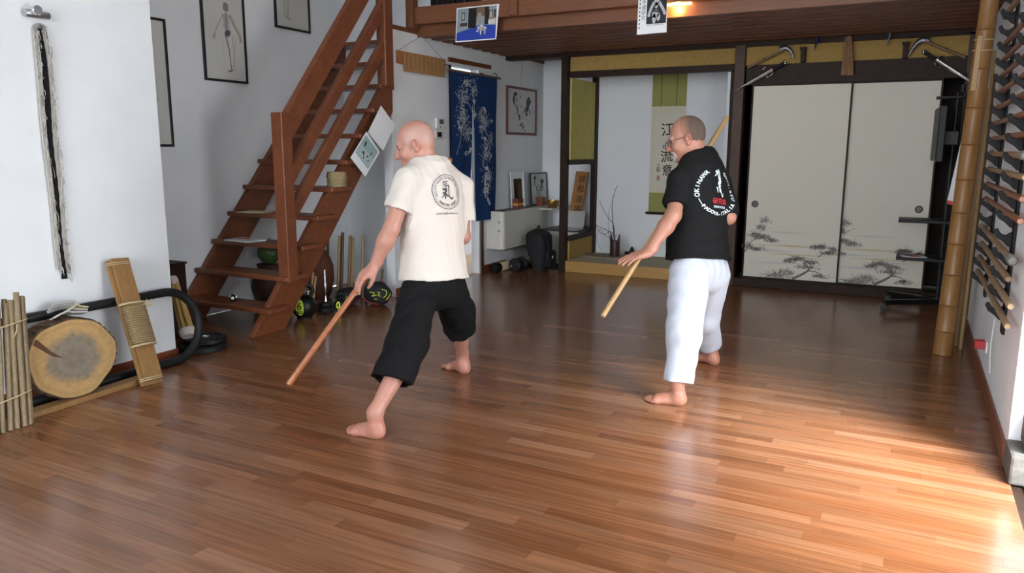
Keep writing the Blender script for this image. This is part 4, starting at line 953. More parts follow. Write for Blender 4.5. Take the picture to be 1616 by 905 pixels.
# ================================================================== alcove
AY = 9.24
def al(px, py, y=AY): p = on(px, py, 1, y); return p[0], p[2]
t = thing('hanging_scroll', (-2.68, AY, .65), 'calligraphy hanging scroll with olive green silk bands in the alcove', 'scroll')
x0, zt = al(1028.5, 116); x1, _ = al(1085, 114); zg = al(1050, 168)[1]; zc_ = al(1024, 304)[1]; zb = al(1021, 336)[1]; x0 = -2.89; x1 = -2.47
GREEN = mat('green_silk', (.24, .235, .068), .7, .3, kind='n', c2=(.29, .28, .09), scale=200)
MB().box((x0, AY - .004, zg), (x1, AY, zt)).build('upper_band', GREEN, t)
MB().box((x0, AY - .004, zb), (x1, AY, zc_)).build('lower_band', GREEN, t)
MB().box((x0, AY - .0045, zc_), (x1, AY - .0005, zg)).build('mount', mat('scroll_mount', (.55, .52, .40), .8), t)
pa = MB().box((x0 + .05, AY - .006, zc_ + .05), (x1 - .05, AY - .0045, zg - .09)).build('paper', mat('scroll_paper', (.56, .54, .45), .85), t)
s_ = Sheet((0, AY - .006, 0), (1, 0, 0), (0, 0, 1), .0007); mb = MB()
for ch, (px, py), sz in (('江', (1054, 206), .17), ('心', (1052, 231), .10), ('流', (1052, 248), .155), ('意', (1053, 270), .14)):
    a, b = al(px, py); mb = MB(); s_.text(mb, ch, sz, a, b, off=.0012, rot=.1); mb.build('brushed_character', INK, pa)
for i, ch in enumerate('之春'): a, b = al(1039, 262 + i * 7); mb = MB(); s_.text(mb, ch, .06, a, b); mb.build('brushed_character', INK, pa)
mb = MB(); a, b = al(1039, 281); s_.rect(mb, a - .02, b - .03, a + .02, b + .03); mb.build('seal', mat('seal_red', (.40, .22, .18), .8), pa)
MB().tube([(x0 - .03, AY - .012, zb), (x1 + .03, AY - .012, zb)], .016, 12).build('roller', DARKW, t, smooth=True)
for px in ((x0 + .1, x0 + .13), (x1 - .13, x1 - .1)): MB().box((px[0] + .008, AY - .0052, zg + .01), (px[1] - .012, AY - .004, zt)).build('ribbon', mat('dark_silk', (.10, .10, .04), .7), t)
# slab, vase with twigs, incense burner
vb = on(970, 404, 2, .15); VY = vb[1]
t = None
mb = MB(); c = np.array((on(973, 402, 2, .13)[0], VY - .02, .125)); pts = [c + np.array((.42 * math.cos(q) * (1 + .08 * math.sin(3 * q + 1)), .15 * math.sin(q) * (1 + .1 * math.sin(4 * q)), 0)) for q in np.linspace(0, 2 * PI, 29)[:-1]]
mb.prism(pts, (0, 0, .022)); o = center(mb.build('burl_slab', mat('burl_wood', (.17, .12, .085), .6, .3, kind='n', c2=(.30, .24, .18), scale=9, bump=.3), bevel=.004)); tag(o, 'thin irregular burl wood slab on the alcove platform', 'slab')
vz = .1475; vx = vb[0]
t = thing('bamboo_vase', (vx, VY, vz), 'dark notched bamboo vase on the burl slab in the alcove', 'vase')
VASE = mat('dark_bamboo', (.028, .014, .012), .35, .5, kind='grain', c2=(.05, .025, .02), scale=12)
n = 24; vs = []; Rv = .062; hv = .19
for k, (r, ) in enumerate(((Rv * .97,), (Rv,), (Rv,), (Rv * .85,), (Rv * .85,))):
    for i in range(n):
        q = 2 * PI * i / n; spike = .085 * max(0, abs(math.cos(q)) - .72) / .28
        z = (0, .01, hv + spike, hv + spike, .05)[k]; vs.append((vx + r * math.cos(q), VY + r * math.sin(q), vz + z))
MB().add(vs, [(k * n + i, k * n + (i + 1) % n, (k + 1) * n + (i + 1) % n, (k + 1) * n + i) for k in range(4) for i in range(n)] + [tuple(range(n - 1, -1, -1)), tuple(4 * n + i for i in range(n))]).build('cup', VASE, t, smooth=True)
MB().lathe((vx, VY, vz + .10), [(.0625, 0), (.0645, .003), (.0625, .006)], 24).build('node_ring', VASE, t, smooth=True)
t = thing('bare_twigs', (vx, VY, vz + .052), 'bare dark twigs arranged in the bamboo vase', 'twigs')
TW = mat('twig', (.025, .018, .014), .8)
def twig(pts, r0, r1, dy): 
    P = [np.array((vx, VY, vz + .056))] + [np.array((on(*q, 1, VY + dy)[0], VY + dy * (i + 1) / len(pts), on(*q, 1, VY + dy)[2])) for i, q in enumerate(pts)]
    P = crom(P, 5); MB().tube(P, list(np.linspace(r0, r1, len(P))), 6).build('twig', TW, t, smooth=True)
twig([(969, 372), (967, 350), (966, 325), (968, 310), (974, 293)], .006, .003, .0); twig([(967, 358), (960, 346), (952, 332), (946, 317)], .005, .0025, -.05)
twig([(966, 371), (958, 365), (948, 360), (941, 356)], .005, .003, -.06); twig([(965, 368), (955, 370), (946, 366), (939, 352)], .004, .002, .03)
twig([(963, 375), (961, 340), (964, 322)], .003, .0015, .05); twig([(964, 378), (954, 372), (945, 362), (941, 380), (950, 396)], .003, .0015, -.04)
twig([(971, 375), (974, 370)], .003, .002, 0)
ib = on(997, 401, 2, .15)
t = thing('incense_burner', (ib[0], ib[1], .1475), 'small dark conical incense burner on the burl slab', 'burner')
MB().lathe((ib[0], ib[1], .1475), [(.085, 0), (.095, .008), (.09, .03), (.05, .036)], 24).build('dish', BLACKM, t, smooth=True)
MB().lathe((ib[0], ib[1], .1835), [(.032, 0), (.026, .02), (.014, .05), (.005, .062)], 16).build('cone', BLACKM, t, smooth=True)
# ================================================================== over the sliding doors
TY = 8.33
def tr(px, py, y=TY): return on(px, py, 1, y)
DSTEEL = mat('dark_steel', (.10, .10, .12), .3, .5, .8); BLADE = mat('blade', (.30, .31, .34), .25, .5, .9)
def kama(h0, h1, blade, label):
    t = thing('sickle', tr(*h0), label, 'sickle', 'sickles hung over the sliding doors')
    a, b = tr(*h0), tr(*h1); MB().tube([a, b], .013, 10).build('handle', mat('kama_wood', (.17, .10, .05), .5), t, smooth=True)
    P = crom([tr(*q) for q in blade], 5); n = len(P); mb = MB(); W = np.linspace(.032, .008, n)
    mb.tube(P, list(W), 8, flat=.25, flatdir=(0, 1, 0)); mb.build('blade', DSTEEL, t, smooth=True)
    m = a + (b - a) * .45; MB().tube([m + np.array((0, .05, .0)), m + np.array((0, -.022, 0)), m + np.array((0, -.024, .018))], .004, 6).build('peg', BLACKM, t)
kama((1180, 107), (1238, 78), [(1231, 78), (1240, 75), (1248, 81), (1252, 93)], 'sickle with brown handle hung over the left sliding door')
kama((1524, 91), (1459, 65), [(1466, 64), (1454, 63), (1443, 73), (1434, 87)], 'sickle with brown handle hung near the right corner')
def sai(tip, end, guard, label, ww):
    t = thing('metal_sai', tr(*tip), label, 'sai', 'steel sai hung over the doors')
    y_ = TY - .02; a, b = tr(*tip, y_), tr(*end, y_); d = (b - a) / np.linalg.norm(b - a)
    for off in (0, .026):
        o_ = np.array((0, -.015 * (off > 0), -off * .7)); s_ = .0 if off == 0 else .04
        MB().tube([a + o_ + d * s_, a + o_ + d * .25, b + o_ - d * .12], [.003, .007, .009], 8).build('blade', CHROME, t, smooth=True)
        MB().tube([b + o_ - d * .12, b + o_], .011, 10).build('grip', BLACK, t, smooth=True)
        mb = MB(); sphere(mb, b + o_ + d * .01, .014, 8); mb.build('pommel', CHROME, t, smooth=True)
    g = b - d * .13; up = np.cross(d, (0, 1, 0)); up /= np.linalg.norm(up)
    for s_ in (-1, 1): MB().tube(crom([g, g + up * .035 * s_ - d * .01, g + up * .05 * s_ - d * .04, g + up * .045 * s_ - d * .085], 5), .005, 8).build('prong', CHROME, t, smooth=True)
    MB().tube([g + np.array((0, .05, .02)), g + np.array((0, -.03, .02))], .004, 6).build('peg', BLACKM, t)
sai((1153, 146), (1238, 98), None, 'pair of steel sai hung left over the sliding doors', .01)
sai((1540, 133), (1459, 81), None, 'pair of steel sai hung in the right corner over the doors', .01)
def peg(px, py0, py1, label):
    a, b = tr(px, py0), tr(px, py1); t = thing('wall_peg', b, label, 'peg', 'dark wooden pegs over the doors')
    MB().box((a[0] - .022, TY, b[2]), (a[0] + .022, YB + .035, a[2])).build('block', DARKW, t, bevel=.004); MB().box((a[0] - .032, TY - .012, a[2] - .03), (a[0] + .032, TY, a[2])).build('knob', DARKW, t, bevel=.004)
peg(1268, 74, 98, 'dark wooden peg between the left sickle and the blue tassel'); peg(1430, 66, 92, 'dark wooden peg left of the right sickle')
def tassel(px, py0, py1, c, label):
    a, b = tr(px, py0, 8.30), tr(px - 4, py1, 8.30); t = thing('cloth_tassel', b, label, 'tassel', 'cloth tassels under the ceiling')
    m = mat('cloth_%d' % px, c, .9); n = 8
    MB().tube([a, (a * .6 + b * .4) + np.array((.012, 0, 0)), b], [.022, .030, .006], 10, flat=.5).build('cloth', m, t, smooth=True)
    MB().tube([a + np.array((0, 0, -.005)), np.array((a[0], a[1], 2.552))], .006, 6).build('cord', m, t)
tassel(1289, 54, 79, (.012, .03, .12), 'dark blue cloth tassel hanging under the ceiling'); tassel(1404, 45, 72, (.12, .17, .22), 'grey blue cloth tassel hanging right of the stick bundle')
t = thing('stick_bundle', tr(1337, 120), 'bundle of brown wooden sticks hanging over the sliding doors', 'bundle')
for k, (a, b) in enumerate(((1336, 1329), (1338, 1334), (1340, 1339), (1342, 1345), (1339, 1341))):
    pa_, pb_ = tr(a, 58, 8.29 + .012 * (k % 2)), tr(b, 119, 8.29 + .012 * (k % 2)); MB().tube([pa_, pb_], .015, 8).build('stick', mat('hung_stick', (.20, .10, .045), .5, kind='grain', c2=(.29, .15, .07), scale=9), t, smooth=True)
pa_ = tr(1339, 56, 8.29); MB().tube([pa_ + np.array((0, 0, -.02)), np.array((pa_[0], pa_[1], 2.552))], .004, 6).build('cord', TWINE, t)
# ================================================================== trolley with screen
CY = 7.86
def ct(px, py, y=CY): return on(px, py, 1, y)
px_ = ct(1497, 300)[0]; BX = .33
t = thing('screen_trolley', (BX, CY, 0), 'black wheeled trolley stand with two small shelves and a thin screen', 'trolley')
for xx in (BX - .035, BX + .035): MB().tube([(xx, CY, .11), (xx, CY, 1.95)], .016, 12).build('column', BLACKM, t, smooth=True)
MB().box((BX - .07, CY - .03, .075), (BX + .07, CY + .03, .13)).build('foot_block', BLACKM, t, bevel=.005)
for yy, x0_, ly in ((CY - .02, -.13, 7.62), (CY + .02, -.11, 8.14)):
    MB().bar((BX, CY, .095), (x0_, ly, .085), .05, .045).build('leg', BLACKM, t, bevel=.004)
for (cx, cy) in ((-.13, 7.62), (-.11, 8.14), (.42, CY)):
    cs_ = MB().lathe((cx, cy - .012, .03), [(.012, 0), (.030, .002), (.030, .022), (.012, .024)], 18, (0, 1, 0)).build('caster', RUBBER, t, smooth=True)
    MB().box((cx - .012, cy - .018, .05), (cx + .012, cy + .018, .075)).build('fork', BLACKM, cs_)
MB().bar((BX, CY, .095), (.42, CY, .09), .05, .045).build('leg', BLACKM, t)
for pl, pr_, h in (((1418, 346), (1478, 350), .02), ((1414, 405), (1474, 410), .02)):
    a = ct(*pl, CY - .12); MB().box((a[0], CY - .15, a[2] - .028), (BX + .03, CY + .15, a[2])).build('shelf', BLACK, t, bevel=.004); SHZ = a[2]; SHX = a[0]
a = ct(1469, 255); b = ct(1469, 170)
sc_ = MB().obox((.177, CY - .04, (a[2] + b[2]) / 2), ((.04, -1, 0), (1, .04, 0), (0, 0, 1)), (.33, .026, (b[2] - a[2]) / 2)).build('screen', BLACKM, t, bevel=.006)
MB().obox((.150, CY - .04, (a[2] + b[2]) / 2), ((.04, -1, 0), (1, .04, 0), (0, 0, 1)), (.315, .004, (b[2] - a[2]) / 2 - .015)).build('glass', mat('screen_glass', (.006, .006, .008), .45, .2), sc_)
MB().box((.21, CY - .06, 1.5), (BX, CY + .06, 1.62)).build('bracket', BLACKM, t, bevel=.004)
a = ct(1478, 153); MB().box((a[0] - .0, CY - .08, a[2] - .02), (BX + .02, CY + .08, a[2])).build('top_tray', BLACK, t, bevel=.003)
MB().tube([(BX, CY, 1.95), (BX, CY, 2.02)], .02, 12).build('cap', BLACKM, t)
mb = MB(); flatsheet(mb, np.array((SHX + .14, CY - .05, SHZ)), .20, .14, .2, .004, (.55, .58, .62)); o = center(mb.build('booklet', INKC)); tag(o, 'colourful booklet lying on the lower trolley shelf', 'booklet')
mb = MB(); flatsheet(mb, np.array((SHX + .15, CY - .06, SHZ + .0045)), .09, .08, .5, .003, (.45, .10, .08)); flatsheet(mb, np.array((SHX + .10, CY - .03, SHZ + .0045)), .06, .05, .1, .003, (.08, .18, .42)); o = center(mb.build('leaflet', INKC)); tag(o, 'small red and blue leaflet on top of the trolley booklet', 'leaflet')
# white banner with red hem behind the bamboo
t = thing('white_banner', (.4, 7.3, .95), 'white cloth banner with a red hem hanging behind the bamboo pole', 'banner')
yb_ = 7.25
P = [on(q[0], q[1], 1, yb_) for q in ((1530, 165), (1546, 165), (1530, 326), (1495, 317))]
mb = MB(); n = 12; vs = []
for k in (0, .004):
    for j in range(n + 1):
        for i in range(n + 1):
            f, g = i / n, j / n; p = (P[0] * (1 - f) + P[1] * f) * (1 - g) + (P[3] * (1 - f) + P[2] * f) * g; vs.append(p + np.array((0, .012 * math.sin(f * 9 + g * 2) * g + k, 0)))
N = (n + 1) ** 2; mb.add(vs, [(j * (n + 1) + i, (j + 1) * (n + 1) + i, (j + 1) * (n + 1) + i + 1, j * (n + 1) + i + 1) for j in range(n) for i in range(n)] + [(N + j * (n + 1) + i, N + j * (n + 1) + i + 1, N + (j + 1) * (n + 1) + i + 1, N + (j + 1) * (n + 1) + i) for j in range(n) for i in range(n)])
mb.build('cloth', mat('white_cloth', (.70, .70, .72), .85), t, smooth=True)
MB().bar(P[3] + np.array((0, 0, -.01)), P[2] + np.array((0, 0, -.01)), .02, .03).build('red_hem', mat('red_cloth', (.5, .06, .05), .8), t)
MB().tube([P[0] + np.array((-.01, 0, .0)), P[1] + np.array((.05, 0, 0))], .008, 8).build('top_rod', DARKW, t)
a = on(1512, 400, 1, 7.2)
o = MB().tube([(.40, 7.25, 0), (.44, 7.30, 1.02)], .016, 10).build('black_tripod_pole', BLACKM); center(o); tag(o, 'slim black pole standing under the white banner', 'pole')
# ================================================================== big bamboo pole and long things in the corner
b0 = np.array((.302, 6.17, 0.0)); b1 = on(1570, -60, 1, 6.30)
t = thing('bamboo_pole', b0, 'thick brown bamboo pole leaning beside the right wall rack', 'bamboo pole')
P = []; R = []; Lb = np.linalg.norm(b1 - b0)
nodes = [.17, .36, .58, .80, 1.02, 1.25, 1.49, 1.74, 2.0, 2.26, 2.5]
ss = [0]; 
for q in nodes: ss += [q - .012, q - .004, q, q + .004, q + .012]
ss = [s for s in ss if s < Lb - .02] + [Lb]
for s in ss: P.append(b0 + (b1 - b0) * s / Lb); R.append(.063 - .008 * s / Lb - (.004 if any(abs(s - q) < .002 for q in nodes) else -.0025 if any(abs(s - q) < .006 for q in nodes) else 0))
MB().tube(P, R, 20).build('culm', BAMBOO, t, smooth=True)
for q in (2.13, 2.2): c = b0 + (b1 - b0) * q / Lb; MB().tube([c + np.array((.061 * math.cos(a), .061 * math.sin(a), .006 * math.sin(a))) for a in np.linspace(0, 2 * PI, 21)[:-1]], .004, 5, closed=True).build('twine_tie', TWINE, t)
MB().bar(b0 + (b1 - b0) * 1.86 / Lb + np.array((-.03, -.056, 0)), b0 + (b1 - b0) * 2.22 / Lb + np.array((-.03, -.056, 0)), .03, .012, up=(0, 1, 0)).build('split_piece', RATTAN, t)
for k, (xa, ya, xb, yb2, r, m_, lb_) in enumerate(((1541, 330, 1570, 80, .012, RATTAN, 'pale yellow cane leaning behind the bamboo pole'), (1547, 330, 1573, 120, .010, SM[0], 'thin dark rod leaning behind the bamboo pole'), (1537, 330, 1562, 140, .018, SM[2], 'thick brown stave leaning behind the bamboo pole'))):
    a = on(xa, ya, 1, 6.45 + .05 * k); b = on(xb, yb2, 1, 6.5 + .05 * k); d = (b - a); b = a + d; f = a - d * (a[2] / d[2]); f = np.array((min(f[0], .44), f[1], 0)); b[0] = min(b[0], .46)
    o = MB().tube([f, (f + b) / 2, b], r, 8).build('leaning_cane', m_, smooth=True); center(o); tag(o, lb_, 'cane', 'canes behind the bamboo pole')
# ================================================================== weapon rack on the right wall
HOOKZ = [.615 + .098 * i for i in range(19)]
def hookprism(mb, y, z):
    th = .022; pts = [(XR - .014, z + .03), (XR - .014, z - .05), (XR - .03, z - .045), (XR - .055, z - .02), (XR - .085, z + .0), (XR - .098, z + .028), (XR - .092, z + .044), (XR - .078, z + .044), (XR - .07, z + .026), (XR - .055, z + .014), (XR - .04, z + .014), (XR - .03, z + .024)]
    mb.prism([(a, y - th / 2, b) for a, b in pts], (0, th, 0))
proto = None
for yy, lb_ in ((5.85, 'black hooked wall batten nearer the bamboo pole'), (4.68, 'black hooked wall batten nearer the bright doorway')):
    t = thing('hook_rack', (XR - .007, yy, .5), lb_, 'rack', 'black hooked battens')
    MB().box((XR - .014, yy - .05, .50), (XR, yy + .05, 2.5)).build('batten', BLACK, t, bevel=.002)
    for z in HOOKZ:
        mb = MB(); hookprism(mb, yy, z); mb.build('hook', BLACK, t, bevel=.003)
RED_W = mat('red_oak', (.16, .062, .032), .45, .4, kind='grain', c2=(.22, .09, .045), scale=9); PALE_W = mat('white_oak', (.23, .145, .078), .5, .3, kind='grain', c2=(.29, .19, .105), scale=9); GREYT = mat('grey_wrap', (.16, .15, .13), .8)
def nearest(z): return min(HOOKZ, key=lambda h: abs(h + .036 - z))
rk = [(1546, 398, 4.10, PALE_W, 0, 'brown-pale stick third from the bottom of the wall rack'), (1541, 420, 4.12, PALE_W, 0, 'long pale stick second from the bottom of the wall rack'), (1545, 452, 4.30, PALE_W, 0, 'short pale stick at the bottom of the wall rack'),
      (1553, 355, 4.22, PALE_W, 1, 'pale stick with grey wrapped ends fifth from the bottom of the rack'), (1551, 322, 4.12, RED_W, 0, 'reddish stick just above the grey wrapped one'), (1551, 302, 4.14, RED_W, 0, 'reddish stick in the middle of the wall rack'), (1553, 286, 4.13, PALE_W, 0, 'orange-brown stick in the middle of the wall rack'),
      (1556, 266, 4.22, PALE_W, 1, 'pale stick with a thick grey end in the middle of the rack'), (1566, 243, 4.2, RED_W, 0, 'brown stick just above camera height on the rack'), (1567, 219, 4.2, RED_W, 0, 'brown stick two rows over the thick grey end'), (1575, 170, 4.2, RED_W, 0, 'reddish stick above the empty hook pair'),
      (1578, 146, 4.2, RED_W, 0, 'reddish stick sixth from the top of the rack'), (1583, 120, 4.2, RED_W, 0, 'reddish stick fifth from the top of the rack'), (1580, 98, 4.2, RED_W, 0, 'brown stick fourth from the top of the rack'), (1582, 72, 4.2, RED_W, 0, 'brown stick second from the top of the rack'), (1573, 48, 4.2, PALE_W, 1, 'pale stick with a grey tip at the top of the rack')]
usedz = set()
for px, py, yn, m_, wrap, lb_ in rk:
    p = on(px, py, 0, .445); z = nearest(p[2])
    while z in usedz: z = HOOKZ[min(HOOKZ.index(z) + 1, len(HOOKZ) - 1)]; 
    usedz.add(z); yf = 6.03 if not wrap else 6.10
    if lb_.startswith('short'): yf = 5.97
    r = .0155 if not wrap else .0165; zz = z + .0145 + r + .001; xx = XR - .0475
    t = thing('practice_stick', (xx, (yn + yf) / 2, zz - r), lb_, 'stick', 'sticks on the wall rack')
    MB().tube([(xx, yf, zz), (xx, yf - .01, zz), (xx, yn + .01, zz), (xx, yn, zz)], [r * .8, r, r, r * .8], 12).build('shaft', m_, t, smooth=True)
    if wrap:
        for ya, yb2 in ((yn, yn + .16), (yf - .13, yf)): MB().tube([(xx, ya - .004, zz), (xx, ya + .01, zz), (xx, yb2, zz)], [r * 1.0, r * 1.5, r * 1.25], 12).build('wrapped_end', GREYT, t, smooth=True)
# red plug, stone blocks, threshold
p = on(1557, 545, 0, XR)
t = thing('red_plug_box', (XR, p[1], p[2]), 'small red box plugged low on the right wall', 'plug')
MB().box((XR - .065, p[1] - .03, p[2] - .025), (XR - .008, p[1] + .04, p[2] + .025)).build('box', mat('red_plastic', (.42, .02, .03), .4), t, bevel=.005)
MB().box((XR - .010, p[1] - .08, p[2] - .035), (XR, p[1] + .05, p[2] + .035)).build('socket_plate', PLASTIC, t, bevel=.003)
o = MB().tube(crom([(XR - .012, 5.05, .50), (XR - .02, 5.0, .35), (XR - .012, 4.98, .2)], 5), .003, 6).build('white_cable', mat('white_cord', (.7, .7, .68), .6)); center(o); tag(o, 'thin pale cable hanging below the near rack batten', 'cable')
STONE = mat('rough_stone', (.085, .078, .07), .9, .2, kind='n', c2=(.15, .14, .125), scale=18, bump=.7)
o = center(MB().box((.488, 3.80, 0), (.80, 4.04, .135)).build('stone_block', STONE, bevel=.012)); tag(o, 'grey rough stone block on the floor at the right doorway', 'stone', 'stone blocks at the doorway')
o = center(MB().box((.545, 3.84, .1355), (.80, 4.04, .285)).build('stone_block', STONE, bevel=.012)); tag(o, 'darker stone block standing on another stone at the doorway', 'stone', 'stone blocks at the doorway')
# ================================================================== prints on the loft edge and lamp behind it
def pinned(name, px, label, cat, draw, y=6.372):
    P = [on(a, b, 1, y) for a, b in px]; t = thing(name, P[3], label, cat)
    MB().prism(P, (0, -.0015, 0)).build('sheet', PAPER, t)
    u = P[2] - P[3]; v = P[0] - P[3]; W, H = np.linalg.norm(u), np.linalg.norm(v); s = Sheet(P[3] + np.array((0, -.0015, 0)), u, v, .0005); s.v = v / H; s.n = np.array((0, -1., 0)); mb = MB(); draw(s, mb, W, H); mb.build('print', INKC, t)
def photo(s, mb, W, H):
    r = lambda a0, b0, a1, b1, k, c: s.rect(mb, a0 * W, b0 * H, a1 * W, b1 * H, k, c)
    r(.02, .03, .98, .97, 1, (.25, .30, .33)); s.poly(mb, [(.02 * W, .03 * H), (.98 * W, .03 * H), (.98 * W, .42 * H), (.6 * W, .45 * H), (.02 * W, .27 * H)], 2, (.03, .06, .36))
    r(.30, .38, .50, .96, 3, (.02, .018, .016)); r(.50, .70, .80, .97, 3, (.16, .11, .07)); r(.70, .45, .80, .95, 4, (.03, .025, .02)); r(.53, .52, .62, .80, 4, (.30, .28, .25)); r(.10, .45, .28, .55, 3, (.05, .04, .035)); r(.13, .62, .22, .85, 4, (.04, .035, .03)); r(.145, .65, .205, .82, 5, (.35, .35, .34)); r(.80, .6, .9, .85, 4, (.08, .06, .05)); r(.82, .63, .88, .82, 5, (.4, .4, .4)); r(.92, .62, .98, .86, 4, (.08, .06, .05))
    for a, b, ra, rb in ((.63, .38, .05, .08), (.70, .34, .06, .06), (.62, .24, .02, .09), (.72, .25, .02, .09), (.54, .28, .03, .03), (.57, .36, .04, .05)): s.blob(mb, a * W, b * H, ra * W, rb * H, 0, 9, 6, (.55, .55, .56))
    for a in (.82, .86, .90, .94): s.blob(mb, a * W, .52 * H, .025 * W, .09 * H, 0, 8, 6, (.6, .6, .6)); s.blob(mb, a * W, .62 * H, .015 * W, .03 * H, 0, 8, 7, (.3, .2, .15))
pinned('pinned_photo', ((721, 13), (788, 6), (783, 62), (719, 67)), 'colour photo of a blue mat hall pinned on the loft beam', 'photograph', photo)
def poster(s, mb, W, H):
    s.rect(mb, .30 * W, .24 * H, .96 * W, .97 * H, 1, (.035, .036, .04))
    for a, b, ra, rb in ((.62, .78, .09, .10), (.62, .70, .05, .08), (.60, .48, .12, .10), (.56, .36, .06, .13), (.70, .40, .06, .10)): s.blob(mb, a * W, b * H, ra * W, rb * H, 0, 10, 2, (.45, .46, .48), .08)
    for pts in ([(.54, .78), (.44, .62), (.38, .48)], [(.70, .78), (.82, .62), (.90, .50)]): s.stroke(mb, [(a * W, b * H) for a, b in pts], .022, 2, (.45, .46, .48))
    s.blob(mb, .38 * W, .46 * H, .05 * W, .04 * H, 0, 8, 3, (.5, .5, .52)); s.blob(mb, .90 * W, .48 * H, .05 * W, .04 * H, 0, 8, 3, (.5, .5, .52)); s.stroke(mb, [(.50 * W, .56 * H), (.72 * W, .53 * H)], .012, 3, (.04, .04, .04))
    for i, ch in enumerate('空手道研究'): s.text(mb, ch, .040, .20 * W, (.92 - i * .13) * H, 2, (.04, .04, .05))
    for i in range(9): s.rect(mb, .05 * W, (.94 - i * .1) * H, .085 * W, (.99 - i * .1) * H, 2, (.12, .05, .05))
    s.text(mb, 'ARTI DI OKINAWA', .016, .60 * W, .21 * H, 2, (.1, .1, .1))
pinned('pinned_poster', ((1008, -8), (1053, -12), (1052, 51), (1005, 55)), 'black and white poster of a bare-chested fighter pinned on the loft beam', 'poster', poster, 6.34)
lx = on(1062, 22, 1, 6.5)[0]
t = thing('strip_lamp', (lx, 6.468, 2.66), 'small warm lamp glowing behind the loft beam beside the poster', 'lamp')
MB().tube([(lx - .12, 6.472, 2.632), (lx + .16, 6.472, 2.632)], .008, 10).build('tube', mat('lamp_glow', (1.0, .62, .30), .5, emit=14.0), t, smooth=True)
MB().box((lx - .12, 6.442, 2.645), (lx + .16, 6.49, 2.665)).build('holder', BLACKM, t)
l_ = bpy.data.lights.new('lamp_light', 'POINT'); l_.energy = 5.0; l_.color = (1, .55, .22); l_.shadow_soft_size = .02
lo = bpy.data.objects.new('lamp_light', l_); COL.objects.link(lo); lo.location = Vector((lx + .04, 6.455, 2.60)); 
# things up on the loft, at the top of the photo
t = thing('black_case', (-4.05, 6.75, 2.66), 'black ribbed case lying on the loft floor behind the beam', 'case')
MB().box((-4.36, 6.6, 2.66), (-3.95, 7.0, 2.92)).build('body', BLACK, t, bevel=.02)
for i in range(6): MB().box((-4.33 + i * .06, 6.585, 2.68), (-4.30 + i * .06, 6.6, 2.90)).build('rib', BLACK, t)
